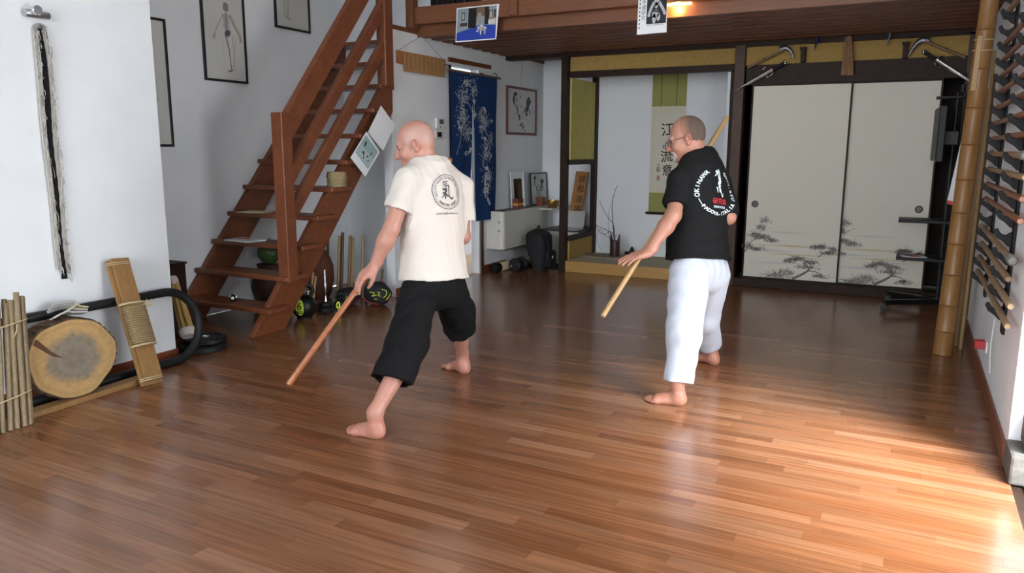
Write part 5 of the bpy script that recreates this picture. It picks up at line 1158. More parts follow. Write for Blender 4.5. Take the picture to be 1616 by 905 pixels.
# ================================================================== people: smooth distance fields turned into one skin each
def nrm(v): v = np.array(v, float); return v / np.linalg.norm(v)
class Field:
    def __init__(s, lo, hi, h):
        s.lo = np.array(lo, float); s.h = h; s.n = np.ceil((np.array(hi) - s.lo) / h).astype(int) + 1
        s.d = np.full(s.n, .25, np.float32)
        s.ax = [(s.lo[i] + h * np.arange(s.n[i])).astype(np.float32) for i in range(3)]
    def block(s, lo, hi):
        a = np.clip(np.floor((np.array(lo) - s.lo) / s.h).astype(int), 0, s.n); b = np.clip(np.ceil((np.array(hi) - s.lo) / s.h).astype(int) + 1, 0, s.n)
        sl = tuple(slice(a[i], b[i]) for i in range(3))
        X = s.ax[0][sl[0]][:, None, None]; Y = s.ax[1][sl[1]][None, :, None]; Z = s.ax[2][sl[2]][None, None, :]
        return sl, X, Y, Z
    def put(s, sl, v, k, op):
        if min(q.stop - q.start for q in sl) <= 0: return
        a = s.d[sl]
        if op == 'add':
            if k > 0: h = np.clip(.5 + .5 * (a - v) / k, 0, 1); s.d[sl] = a * (1 - h) + v * h - k * h * (1 - h)
            else: s.d[sl] = np.minimum(a, v)
        else:
            if k > 0: h = np.clip(.5 - .5 * (a + v) / k, 0, 1); s.d[sl] = a * (1 - h) - v * h + k * h * (1 - h)
            else: s.d[sl] = np.maximum(a, -v)
    def cone(s, a, b, ra, rb, k=.02, op='add', flat=None, cut=False):
        """tapered limb a->b; flat=(direction, factor) squeezes it across a direction; cut = flat far end"""
        a = np.array(a, float); b = np.array(b, float); m = max(ra, rb) * 1.6 + k + .03
        sl, X, Y, Z = s.block(np.minimum(a, b) - m, np.maximum(a, b) + m)
        d = b - a; L2 = float(d @ d); a = a.tolist(); d = d.tolist(); ra = float(ra); rb = float(rb); px, py, pz = X - a[0], Y - a[1], Z - a[2]
        t = (px * d[0] + py * d[1] + pz * d[2]) / L2; tc = np.clip(t, 0, 1)
        qx, qy, qz = px - tc * d[0], py - tc * d[1], pz - tc * d[2]
        if flat is not None:
            f, g = nrm(flat[0]).tolist(), float(flat[1]); e = (qx * f[0] + qy * f[1] + qz * f[2]) * (1 / g - 1); qx, qy, qz = qx + e * f[0], qy + e * f[1], qz + e * f[2]
        v = np.sqrt(qx * qx + qy * qy + qz * qz) - (ra + (rb - ra) * tc)
        if flat is not None and flat[1] < 1: v = v * flat[1] ** .5
        if cut: v = np.maximum(v, (t - 1) * math.sqrt(L2))
        s.put(sl, v.astype(np.float32), k, op)
    def ell(s, c, r, B=None, k=.02, op='add'):
        c = np.array(c, float); r = np.array(r, float); m = r.max() + k + .03; B = np.eye(3) if B is None else B
        sl, X, Y, Z = s.block(c - m, c + m); c = c.tolist(); r = r.tolist(); B = [[float(q) for q in row] for row in B]; px, py, pz = X - c[0], Y - c[1], Z - c[2]
        q = [(px * B[i][0] + py * B[i][1] + pz * B[i][2]) for i in range(3)]
        k0 = np.sqrt(sum((q[i] / r[i]) ** 2 for i in range(3))); k1 = np.sqrt(sum((q[i] / r[i] ** 2) ** 2 for i in range(3))) + 1e-6
        s.put(sl, (k0 * (k0 - 1) / k1).astype(np.float32), k, op)
    def loft(s, o, U, F, L, prof, k=.03, op='add'):
        """stack of ellipses along U: prof rows (height, half width along L, half depth along F, shift along F)"""
        P = np.array(prof, float); h0, h1 = P[0, 0], P[-1, 0]; m = P[:, 1:3].max() + .08
        a, b = o + U * h0, o + U * h1; sl, X, Y, Z = s.block(np.minimum(a, b) - m, np.maximum(a, b) + m)
        px, py, pz = X - o[0], Y - o[1], Z - o[2]
        hh = px * U[0] + py * U[1] + pz * U[2]; ll = px * L[0] + py * L[1] + pz * L[2]; ff = px * F[0] + py * F[1] + pz * F[2]
        w = np.interp(hh, P[:, 0], P[:, 1]); dd = np.interp(hh, P[:, 0], P[:, 2]); sh = np.interp(hh, P[:, 0], P[:, 3])
        ff = ff - sh; q = np.sqrt((ll / w) ** 2 + (ff / dd) ** 2 + 1e-9); g = np.sqrt((ll / w ** 2) ** 2 + (ff / dd ** 2) ** 2) + 1e-6
        v = q * (q - 1) / g; v = np.maximum(v, np.maximum(h0 - hh, hh - h1)); s.put(sl, v.astype(np.float32), k, op)
    def half(s, p, n):
        """cut away everything on the +n side of the plane through p"""
        n = nrm(n); X, Y, Z = s.ax[0][:, None, None], s.ax[1][None, :, None], s.ax[2][None, None, :]
        s.d = np.maximum(s.d, ((X - p[0]) * n[0] + (Y - p[1]) * n[1] + (Z - p[2]) * n[2]).astype(np.float32))
    def warp(s, fn): s.d = s.d + fn(s.ax[0][:, None, None], s.ax[1][None, :, None], s.ax[2][None, None, :]).astype(np.float32)
    def mesh(s):
        d = s.d; neg = d < 0; n = np.array(d.shape)
        cnt = np.zeros(n - 1, np.uint8)
        for i in (0, 1):
            for j in (0, 1):
                for k in (0, 1): cnt += neg[i:n[0] - 1 + i, j:n[1] - 1 + j, k:n[2] - 1 + k]
        act = np.argwhere((cnt > 0) & (cnt < 8)); del cnt; ids = np.full(n - 1, -1, np.int32); ids[tuple(act.T)] = np.arange(len(act))
        C = [(i, j, k) for i in (0, 1) for j in (0, 1) for k in (0, 1)]
        val = np.stack([d[act[:, 0] + c[0], act[:, 1] + c[1], act[:, 2] + c[2]] for c in C], 1)
        acc = np.zeros((len(act), 3)); num = np.zeros(len(act))
        for a in range(8):
            for b in range(a + 1, 8):
                df = np.array(C[b]) - np.array(C[a])
                if np.abs(df).sum() != 1: continue
                va, vb = val[:, a], val[:, b]; m = (va < 0) != (vb < 0); t = np.where(m, va / np.where(m, va - vb, 1), 0)
                acc += np.where(m[:, None], np.array(C[a]) + t[:, None] * df, 0); num += m
        V = s.lo + s.h * (act + acc / num[:, None]); faces = []
        for ax in range(3):
            far = val[:, (4, 2, 1)[ax]] < 0; near = val[:, 0] < 0
            for sgn in (True, False):
                e = act[(near == sgn) & (far != sgn)]; u, w = (ax + 1) % 3, (ax + 2) % 3
                e = e[(e[:, u] > 0) & (e[:, w] > 0) & (e[:, u] < n[u] - 1) & (e[:, w] < n[w] - 1)]
                q = []
                for du, dw in ((-1, -1), (0, -1), (0, 0), (-1, 0)):
                    g = e.copy(); g[:, u] += du; g[:, w] += dw; q.append(ids[tuple(g.T)])
                q = np.stack(q, 1); faces.append(q if sgn else q[:, ::-1])
        return V, np.concatenate(faces)
def smooth_mesh(V, Fq, it=2, lam=.5):
    e = np.concatenate([Fq[:, [0, 1]], Fq[:, [1, 2]], Fq[:, [2, 3]], Fq[:, [3, 0]]]); e = np.concatenate([e, e[:, ::-1]])
    deg = np.bincount(e[:, 0], minlength=len(V))[:, None] + 1e-9
    for i in range(it):
        for L in (lam, -lam * 1.04):
            a = np.stack([np.bincount(e[:, 0], V[e[:, 1], c], len(V)) for c in range(3)], 1) / deg; V = V + L * (a - V)
    return V
def mesh_obj(name, V, Fq, m, parent, col=None):
    off = ORG[parent.name]; me = bpy.data.meshes.new(name); nV, nF = len(V), len(Fq)
    me.vertices.add(nV); me.vertices.foreach_set('co', (V - off).astype(np.float32).ravel()); me.loops.add(nF * 4); me.loops.foreach_set('vertex_index', Fq.astype(np.int32).ravel())
    me.polygons.add(nF); me.polygons.foreach_set('loop_start', np.arange(0, nF * 4, 4, dtype=np.int32)); me.update(calc_edges=True); me.validate(); me.shade_smooth()
    if col is not None:
        a = me.color_attributes.new('Col', 'FLOAT_COLOR', 'POINT'); a.data.foreach_set('color', np.concatenate([col, np.ones((nV, 1))], 1).astype(np.float32).ravel())
    me.materials.append(m); o = bpy.data.objects.new(name, me); COL.objects.link(o); o.parent = parent; ORG[o.name] = off; return o
def ik(a, b, l1, l2, pole):
    a, b = np.array(a, float), np.array(b, float); d = b - a; D = np.linalg.norm(d); D2 = min(D, (l1 + l2) * .999); u = d / D
    x = (l1 ** 2 - l2 ** 2 + D2 ** 2) / (2 * D2); h = math.sqrt(max(l1 ** 2 - x ** 2, 0)); p = np.array(pole, float); p = p - u * (p @ u); return a + u * x * D / D2 + nrm(p) * h
def rotv(v, ax, q):
    ax = nrm(ax); v = np.array(v, float); return v * math.cos(q) + np.cross(ax, v) * math.sin(q) + ax * (ax @ v) * (1 - math.cos(q))
def wob(X, Y, Z, seed, sc):
    r = np.random.default_rng(seed); out = 0
    for i in range(6):
        k = r.normal(size=3) * sc * (1 + .5 * i); out = out + np.sin(k[0] * X + k[1] * Y + k[2] * Z + r.uniform(0, 6)) / (1 + .5 * i)
    return out / 2.4

def add_head(f, c, B, neck):
    def P(x, y, z): return c + B[0] * x + B[1] * y + B[2] * z
    f.cone(P(-.030, 0, -.05), neck, .055, .062, .03)
    f.cone(P(.0, 0, -.06), neck + B[0] * .02, .045, .052, .03)
    f.ell(P(-.016, 0, .042), (.100, .077, .088), B, .02); f.ell(P(.030, 0, -.025), (.066, .060, .088), B, .035); f.ell(P(-.045, 0, .005), (.062, .066, .07), B, .03)
    f.cone(P(.030, 0, -.072), P(.072, 0, -.102), .040, .024, .03)
    for s in (-1, 1):
        f.cone(P(-.005, s * .052, -.055), P(.060, s * .018, -.100), .018, .020, .03)
        f.ell(P(.066, s * .040, -.036), (.024, .024, .024), B, .03)
    f.cone(P(.083, -.034, .020), P(.083, .034, .020), .014, .014, .018)
    f.cone(P(.092, 0, .014), P(.116, 0, -.034), .0095, .0145, .012); f.ell(P(.113, 0, -.040), (.015, .014, .012), B, .008)
    for s in (-1, 1):
        f.ell(P(.101, s * .013, -.041), (.010, .008, .008), B, .006)
        f.ell(P(.103, s * .032, .000), (.019, .018, .013), B, .012, 'sub'); f.ell(P(.081, s * .032, -.001), (.013, .015, .012), B, .004)
        f.cone(P(.090, s * .020, .006), P(.084, s * .045, .004), .005, .005, .004)
    f.ell(P(.094, 0, -.066), (.011, .024, .0065), B, .006); f.ell(P(.090, 0, -.078), (.012, .021, .007), B, .006); f.cone(P(.105, -.02, -.0715), P(.105, .02, -.0715), .003, .003, .004, 'sub')
    for s in (-1, 1):
        Be = np.array([nrm(B[0] * .92 - B[1] * s * -.38), nrm(B[1] * s + B[0] * -.4), B[2]]); ec = P(-.012, s * .080, -.006)
        f.ell(ec, (.019, .008, .032), Be, .006); f.ell(ec + B[1] * s * .007 + B[0] * .003 + B[2] * .004, (.010, .005, .017), Be, .004, 'sub')
        f.ell(P(-.006, s * .078, -.034), (.009, .006, .010), B, .006); f.cone(P(-.002, s * .0775, .018), P(-.022, s * .087, .016), .0045, .0045, .004); f.cone(P(-.022, s * .087, .016), P(-.026, s * .087, -.014), .0045, .004, .004)
def add_foot(f, heel, fd, sd, ank):
    """fd toes direction, sd towards the big toe"""
    def P(x, y, z): return heel + fd * x + sd * y + np.array((0, 0, z))
    B = np.array([fd, sd, (0, 0, 1)]); f.ell(P(.034, 0, .032), (.037, .030, .032), B, .02)
    f.cone(P(.05, .002, .055), P(.16, .010, .030), .036, .024, .03); f.cone(P(.04, -.008, .024), P(.17, -.020, .019), .026, .019, .02); f.cone(P(.165, .028, .021), P(.165, -.026, .017), .021, .016, .02)
    for y0, y1, x1, r in ((.028, .026, .232, .0140), (.010, .008, .232, .0098), (-.006, -.008, .222, .0092), (-.020, -.023, .208, .0088), (-.032, -.036, .192, .0086)):
        f.cone(P(.172, y0, .018), P(x1 - .018, y1, .019), r, r * .95, .005); f.cone(P(x1 - .018, y1, .019), P(x1, y1, .0105), r * .95, r * .85, .003)
    f.cone(P(.046, 0, .05), ank, .037, .036, .03); f.ell(P(.046, .030, .078), (.014, .011, .014), B, .012); f.ell(P(.040, -.030, .070), (.014, .011, .014), B, .012)
def add_hand(f, w, d, n, side, curl, spread=.04, thumb=None, sc=1.0):
    """w wrist, d palm direction, n out of the back of the hand, side = direction of the thumb; curl rows per finger (index..little)"""
    d = nrm(d); n = nrm(np.array(n) - d * (np.array(n) @ d)); s = np.cross(n, d); s = s if s @ np.array(side) > 0 else -s
    def P(x, y, z): return w + (d * x + s * y + n * z) * sc
    B = np.array([d, s, n])
    f.cone(w - d * .03 * sc, P(.02, 0, 0), .026 * sc, .026 * sc, .02, flat=(n, .8))
    for y0, y1, L in ((.020, .030, .088), (.006, .010, .092), (-.008, -.010, .088), (-.020, -.028, .080)): f.cone(P(.012, y0, 0), P(L, y1, 0.002), .0165 * sc, .0125 * sc, .014)
    f.cone(P(.015, .022, -.010), P(.05, .030, -.012), .018 * sc, .013 * sc, .014); f.cone(P(.012, -.020, -.008), P(.055, -.026, -.008), .015 * sc, .011 * sc, .014)
    ax = s
    for i, (y0, x0, ls) in enumerate(((.030, .090, (.041, .025, .019)), (.010, .095, (.045, .028, .020)), (-.010, .091, (.042, .027, .020)), (-.028, .082, (.033, .021, .018)))):
        p = P(x0, y0, .002); v = d * math.cos(spread * (1.5 - i)) + s * math.sin(spread * (1.5 - i)); q = 0; rr = (.0098, .0100, .0096, .0086)[i] * sc
        v0 = v; axis = np.cross(v, n)
        for j, L in enumerate(ls):
            q += curl[i][j]; v = v0 * math.cos(q) - n * math.sin(q); e = p + v * L * sc; r1 = rr * (1 - .07 * (j + 1)); f.cone(p, e, rr * (1 - .06 * j), r1, .004)
            p = e
    th = thumb or ((.75, .65, -.25), (.95, .20, -.30)); p = P(.022, .028, -.010); v1 = nrm(d * th[0][0] + s * th[0][1] + n * th[0][2]); v2 = nrm(d * th[1][0] + s * th[1][1] + n * th[1][2])
    e = p + v1 * .040 * sc; f.cone(p, e, .0145 * sc, .0118 * sc, .012); e2 = e + nrm(v1 + v2) * .030 * sc; f.cone(e, e2, .0115 * sc, .0105 * sc, .004); f.cone(e2, e2 + v2 * .024 * sc, .0105 * sc, .0085 * sc, .003)

SKIN = attr_mat('skin', rough=.45, spec=.4, bump=.08, scale=120, sss=.15)
def person(J, F, Fh, hp, name, label, shirt_m, pants_m, cfg):
    F = nrm(F); Z = np.array((0, 0, 1.)); hipc = (J['hipL'] + J['hipR']) / 2; U = nrm(J['neck'] - hipc)
    F = nrm(F - U * (F @ U)); L = np.cross(U, F)
    t = thing(name, (hipc[0], hipc[1], 0), label, 'person')
    pts = np.array([v for v in J.values()] + [J['heelL'] + J['fL'] * .24, J['heelR'] + J['fR'] * .24]); lo = pts.min(0) - .17; hi = pts.max(0) + .17; lo[2] = -.012; hi[2] = J['head'][2] + .16
    f = Field(lo, hi, .004)
    # torso inside the clothes
    T = np.linalg.norm(J['neck'] - hipc)
    f.loft(hipc, U, F, L, [(-.06, .13, .09, 0), (.05, .15, .10, 0), (T * .35, .14, .095, .01), (T * .7, .155, .10, .01), (T * .9, .12, .08, 0), (T * .99, .06, .06, 0)], .02)
    shm = (J['shL'] + J['shR']) / 2
    for s in 'LR':
        f.cone(J['neck'] - U * .05, J['sh' + s], .05, .055, .04)
        mid = J['sh' + s] + (J['e' + s] - J['sh' + s]) * .45
        f.cone(J['sh' + s], mid, .058, .049, .03); f.cone(mid, J['e' + s], .049, .041, .03)
        fm = J['e' + s] + (J['w' + s] - J['e' + s]) * .3; f.cone(J['e' + s], fm, .040, .044, .03); f.cone(fm, J['w' + s], .044, .027, .03)
        f.cone(J['hip' + s] - U * .07, J['k' + s], .078, .056, .03); km = J['k' + s] + (J['a' + s] - J['k' + s]) * .32; back = -nrm(J['f' + s]) * .016
        f.cone(J['k' + s], km + back, .055, .054, .03); f.cone(km + back, J['a' + s] + Z * .045, .054, .036, .03)
        sd = np.cross(Z, J['f' + s]); sd = sd if s == 'R' else -sd
        add_foot(f, J['heel' + s], J['f' + s], sd, J['a' + s] + Z * .05)
    add_hand(f, J['wL'], *cfg['handL']); add_hand(f, J['wR'], *cfg['handR'])
    Fh = nrm(Fh); Lh = nrm(np.cross(Z, Fh)); Fh = nrm(Fh * math.cos(hp) - Z * math.sin(hp)); Uh = np.cross(Fh, Lh); B = np.array([Fh, Lh, Uh]); hc = J['head']
    add_head(f, hc, B, J['neck'] - U * .02)
    V, Q = f.mesh(); V = smooth_mesh(V, Q, 2); V[:, 2] = np.maximum(V[:, 2], .0006)
    # colours of the skin, with eye socket shade painted in
    sk = np.array(cfg['skin']); col = np.tile(sk, (len(V), 1)); l = (V - hc) @ B.T
    def mixc(w, c):
        nonlocal col
        w = np.clip(w, 0, 1)[:, None]; col = col * (1 - w) + np.array(c) * w
    def g(p, r): return np.exp(-(((l - np.array(p)) / np.array(r)) ** 2).sum(1))
    hd = (l[:, 2] > -.14) & (np.abs(l[:, 0]) < .16) & (np.abs(l[:, 1]) < .12)
    mixc(hd * g((.112, 0, -.04), (.02, .02, .02)) * .5, sk * (1.0, .72, .72)); mixc(hd * g((-.012, .085, -.008), (.03, .02, .04)) * .55, sk * (1.0, .68, .66)); mixc(hd * g((-.012, -.085, -.008), (.03, .02, .04)) * .55, sk * (1.0, .68, .66))
    for s in (-1, 1):
        mixc(hd * g((.088, s * .034, .021), (.05, .024, .007)) * .9, cfg['brow']); mixc(hd * g((.088, s * .034, .0), (.05, .020, .013)) * .6, sk * .5); mixc(hd * (l[:, 0] > .05) * g((.085, s * .034, -.001), (.06, .013, .0055)) * 1.0, (.05, .035, .03))  # brow, then socket shade painted into the skin, then the dark eye
    mixc(hd * g((.10, 0, -.071), (.014, .024, .009)) * .55, (.42, .14, .12))
    mixc(hd * (l[:, 2] > -.02) * np.clip((.052 - l[:, 0]) / .03, 0, 1) * np.clip((l[:, 2] + .03) / .03, 0, 1) * np.clip((.105 - l[:, 2] - .1 * np.maximum(l[:, 0], -.02)) / .03, 0, 1) * cfg['stubble'] * (np.abs(l[:, 1]) < .079), cfg['stubc'])
    mixc(((V[:, 2] < .11) * .3), sk * (1.0, .75, .70))
    body = mesh_obj('body', V, Q, SKIN, t, np.clip(col, 0, 1))
    # ------------------------------------------------ shirt
    lo2 = np.minimum.reduce([J['shL'], J['shR'], J['hipL'], J['hipR'], J['eL'] * .7 + J['shL'] * .3, J['eR'] * .7 + J['shR'] * .3]) - .24; hi2 = np.maximum.reduce([J['shL'], J['shR'], J['hipL'], J['hipR'], J['neck']]) + .24
    c = Field(lo2, hi2, .006); hem = cfg['hem']
    W = cfg['width']; D = cfg['depth']; b = cfg['belly']
    c.loft(hipc, U, F, L, [(hem, W * 1.09, D * 1.16 + b * .3, b * .3), (hem + .12, W * .99, D + b * .7, b * .6), (T * .5, W * .97, D + b * .3, b * .3), (T * .72, W * .98, D * .98, 0), (T * .86, W * .82, D * .86, -.005), (T * .97, W * .40, D * .62, -.01)], .02)
    for s in 'LR':
        sh, el = J['sh' + s], J['e' + s]; d = nrm(el - sh); e = sh + d * cfg['sleeve' + s]
        c.cone(J['neck'] - U * .030 + (sh - shm) * .12, sh + U * .006, .066, .056, .05); c.cone(J['neck'] - U * .02, J['neck'] - U * .06 + (sh - shm) * .45, .066, .06, .05); c.cone(sh, e + d * .03, .068, cfg.get('sr' + s, .078), .045)
    for s in 'LR':
        sh, el = J['sh' + s], J['e' + s]; d = nrm(el - sh); e = sh + d * cfg['sleeve' + s]; sidev = nrm((sh - shm))
        # flat sleeve opening, hollow inside
        c.cone(e + d * .002, e + d * .14, .125, .13, 0, 'sub') if False else None
        sl, X, Y, Zz = c.block(e - .17, e + .17); v = (X - e[0]) * d[0] + (Y - e[1]) * d[1] + (Zz - e[2]) * d[2]
        lat = (X - sh[0]) * sidev[0] + (Y - sh[1]) * sidev[1] + (Zz - sh[2]) * sidev[2]
        px, py, pz = X - e[0] - v * d[0], Y - e[1] - v * d[1], Zz - e[2] - v * d[2]; rad = np.sqrt(px * px + py * py + pz * pz)
        cutv = np.maximum(-v, rad - .105)      # a plug beyond the sleeve end
        inner = cutv
        own = np.where(lat > cfg.get('armin', -.005), 1, 0) > 0
        c.d[sl] = np.where(own, np.maximum(c.d[sl], -np.minimum(cutv, inner)), c.d[sl]).astype(np.float32)
    nk = J['neck']; c.half(nk + U * .012 + F * .0, nrm(U + F * .25)) if True else None
    ring = nrm(hc - nk + F * .02 - U * .0)
    c.warp(lambda X, Y, Z_: cfg['fold'] * wob(X, Y, Z_ * .55, cfg['seed'], 26) + cfg['fold'] * .6 * np.sin((X * F[0] + Y * F[1]) * 30 + (X * L[0] + Y * L[1]) * 24 + Z_ * 52 + 3 * np.sin(Z_ * 9 + X * 8)))
    Vc, Qc = c.mesh(); Vc = smooth_mesh(Vc, Qc, 2); shirt = mesh_obj('shirt', Vc, Qc, shirt_m, t)
    # ------------------------------------------------ trousers
    allp = np.array([J['hipL'], J['hipR'], J['kL'], J['kR'], J['aL'], J['aR']]); p = Field(allp.min(0) - .2, np.maximum(allp.max(0) + .2, hipc + U * .2), .006)
    p.ell(hipc + U * .02, (D * .86 + b * .25, W * .86, .13), np.array([F, L, U]), .03); p.ell(hipc - F * .018 - U * .05, (.098, W * .78, .11), np.array([F, L, U]), .04)
    p.loft(hipc, U, F, L, [(-.02, W * .82, D * .82 + b * .2, b * .2), (.10, W * .76, D * .76 + b * .2, b * .2)], .03)
    for s in 'LR':
        h, k, a = J['hip' + s], J['k' + s], J['a' + s]; r0, r1, r2, fr = cfg['pant' + s]; e = k + (a - k) * fr; d = nrm(a - k); fdv = J['f' + s]
        p.cone(h - U * .05, k, r0, r1, .05); p.cone(k, e + d * .05, r1, r2, .04, flat=(np.cross(d, fdv), cfg.get('pflat', .85)))
        sl, X, Y, Zz = p.block(e - .24, e + .24); tl = cfg.get('hemtilt' + s, 0.0); dn = nrm(d + fdv * tl)
        v = (X - e[0]) * dn[0] + (Y - e[1]) * dn[1] + (Zz - e[2]) * dn[2]; px, py, pz = X - e[0] - v * d[0], Y - e[1] - v * d[1], Zz - e[2] - v * d[2]; rad = np.sqrt(px * px + py * py + pz * pz)
        p.d[sl] = np.maximum(p.d[sl], -np.minimum(np.maximum(-v, rad - .21), np.maximum(np.maximum(-(v + .035), v - .02), rad - r2 * .72))).astype(np.float32)
    p.warp(lambda X, Y, Z_: cfg['fold'] * 2.3 * wob(X, Y, Z_ * .45, cfg['seed'] + 1, 20) + cfg['fold'] * .9 * np.sin(Z_ * 40 + X * 36 * F[0] + Y * 28 + 2 * np.sin(X * 14 + Z_ * 6)))
    p.half(hipc + U * (hem + .05), U)
    Vp, Qp = p.mesh(); Vp = smooth_mesh(Vp, Qp, 2); pants = mesh_obj('trousers', Vp, Qp, pants_m, t)
    return t, B, hc, (Vc, Qc), F, L, U, hipc, body
def decal(t, shp, N, items, name, m, lift=.0025):
    """flat lettering laid onto the cloth: items = (V2d, faces, centre3d, u, v)"""
    Vc, Qc = shp; bv = BVHTree.FromPolygons([Vector(v) for v in Vc], [tuple(int(i) for i in q) for q in Qc]); mb = MB(); Nv = Vector([float(a) for a in N])
    for v2, fs, c, u, v in items:
        out = []
        for a, b in v2:
            p = c + u * a + v * b + N * .25; h = bv.ray_cast(Vector([float(q) for q in p]), -Nv, .6)
            out.append(np.array(h[0]) + N * lift if h[0] is not None else c + u * a + v * b)
        mb.add(out, fs)
    return mb.build(name, m, t)
def cam_hit(shp, px, py):
    Vc, Qc = shp; bv = BVHTree.FromPolygons([Vector(v) for v in Vc], [tuple(int(i) for i in q) for q in Qc]); h = bv.ray_cast(Vector([float(q) for q in CP]), Vector([float(q) for q in ray(px, py)]).normalized())
    return np.array(h[0]) if h[0] is not None else at(px, py, 4.3)
def arc_text(s, size, R, q0, q1, rx=1.0, flip=False, off=.0006):
    """letters along an arc (angles in degrees, clockwise reading); returns one V2d/faces"""
    V, Fs = [], []; n = len(s)
    for i, ch in enumerate(s):
        if ch == ' ': continue
        q = math.radians(q0 + (q1 - q0) * (i + .5) / n); v, f = text2d(ch, size, off); r = q - PI / 2 if not flip else q + PI / 2; cr, sr = math.cos(r), math.sin(r); o = len(V)
        V += [(R * rx * math.cos(q) + x * cr - y * sr, R * math.sin(q) + x * sr + y * cr) for x, y in v]; Fs += [tuple(j + o for j in g) for g in f]
    return np.array(V), Fs
def ring2d(R, w, rx=1.0, q0=0, q1=360, n=72):
    V = []; F_ = []
    for i in range(n + 1):
        q = math.radians(q0 + (q1 - q0) * i / n); V += [((R - w / 2) * rx * math.cos(q), (R - w / 2) * math.sin(q)), ((R + w / 2) * rx * math.cos(q), (R + w / 2) * math.sin(q))]
    return np.array(V), [(2 * i, 2 * i + 1, 2 * i + 3, 2 * i + 2) for i in range(n)]
def fine(v, f):
    """split long faces so that lettering follows the cloth"""
    bm = bmesh.new(); vs = [bm.verts.new((a, b, 0)) for a, b in v]
    for q in f:
        try: bm.faces.new([vs[i] for i in q])
        except ValueError: pass
    bmesh.ops.triangulate(bm, faces=bm.faces[:])
    for _ in range(4):
        es = [e for e in bm.edges if e.calc_length() > .012]
        if not es: break
        bmesh.ops.subdivide_edges(bm, edges=es, cuts=1, use_grid_fill=False); bmesh.ops.triangulate(bm, faces=bm.faces[:])
    bm.verts.index_update(); V = np.array([(q.co.x, q.co.y) for q in bm.verts]); F_ = [tuple(q.index for q in g.verts) for g in bm.faces]; bm.free(); return V, F_
def staff_thing(a, b, r, m, label):
    o = MB().tube([a, a + (b - a) * .004, a + (b - a) * .996, b], [r * .85, r, r, r * .85], 16).build('wooden_staff', m, smooth=True); center(o); return tag(o, label, 'staff', 'staffs held by the two people')
def staff_at(a, b, py):
    best = None
    for s in np.linspace(0, 1, 400):
        p = a + (b - a) * s; d = p - CP; y = 452.5 - CAM_F * (d @ UP) / (d @ FW)
        if best is None or abs(y - py) < best[0]: best = (abs(y - py), p)
    return best[1]
IMGR = RT; 
def brush(pts, w):
    P = np.array(crom(pts, 6)); n = len(P); W = np.interp(np.linspace(0, 1, n), np.linspace(0, 1, len(w)), w); d = np.gradient(P, axis=0); d /= np.linalg.norm(d, axis=1)[:, None] + 1e-9; nn = np.stack([-d[:, 1], d[:, 0]], 1) * W[:, None] / 2
    return np.concatenate([P - nn, P + nn]), [(i, i + 1, n + i + 1, n + i) for i in range(n - 1)]
def kp(*q): return [((a - 355) / 345 * .094, (410 - b) / 345 * .094) for a, b in zip(q[::2], q[1::2])]
KI = [(kp(290, 185, 278, 225, 262, 262), (.004, .006, .002)), (kp(275, 228, 320, 215, 375, 198), (.004, .006, .007)), (kp(262, 292, 310, 265, 362, 245), (.004, .006, .006)), (kp(305, 312, 335, 300, 358, 290), (.003, .005, .004)),
      (kp(300, 305, 350, 290, 405, 275), (.004, .006, .008)), (kp(402, 278, 392, 340, 385, 420, 390, 490, 430, 535, 475, 540, 502, 500), (.008, .007, .006, .007, .009, .011, .003)),
      (kp(300, 330, 302, 420, 296, 520, 300, 552), (.008, .010, .010, .004)), (kp(235, 372, 290, 358, 345, 335), (.006, .009, .007)), (kp(222, 440, 290, 420, 345, 385), (.007, .010, .008)), (kp(250, 330, 262, 350, 285, 372), (.006, .008, .004)), (kp(345, 340, 330, 365, 310, 385), (.007, .007, .003)), (kp(290, 440, 250, 490, 198, 530), (.010, .007, .002)), (kp(305, 440, 345, 480, 385, 502), (.006, .010, .004))]
def kq(*q): return [((a - 365) / 345 * .155, (450 - b) / 345 * .155) for a, b in zip(q[::2], q[1::2])]
GJ = [(kq(325, 130, 360, 150, 350, 185), (.030, .036, .02)), (kq(330, 180, 300, 212), (.016, .008)), (kq(385, 95, 405, 150, 412, 210, 425, 270), (.010, .016, .014, .008)), (kq(370, 190, 385, 235, 380, 265), (.018, .020, .012)), (kq(400, 235, 410, 280, 415, 320), (.024, .030, .022)), (kq(385, 280, 400, 330, 395, 370), (.030, .024, .02)), (kq(355, 335, 390, 305), (.008, .014)), (kq(330, 378, 350, 395, 365, 460), (.008, .018, .010)), (kq(375, 375, 400, 365, 430, 352), (.01, .02, .01)), (kq(400, 370, 415, 420, 410, 455), (.020, .026, .016)), (kq(425, 420, 440, 480, 465, 520, 480, 455), (.012, .012, .014, .002))]
# ------------------------------------------------ the one in the off-white shirt
sa, sb = at(455, 608, 3.97), at(711, 251, 4.52); S1 = nrm(sa - sb)
F1 = nrm((-.94, .34, 0)); g1 = staff_at(sa, sb, 452)
toC = nrm(CP - g1)
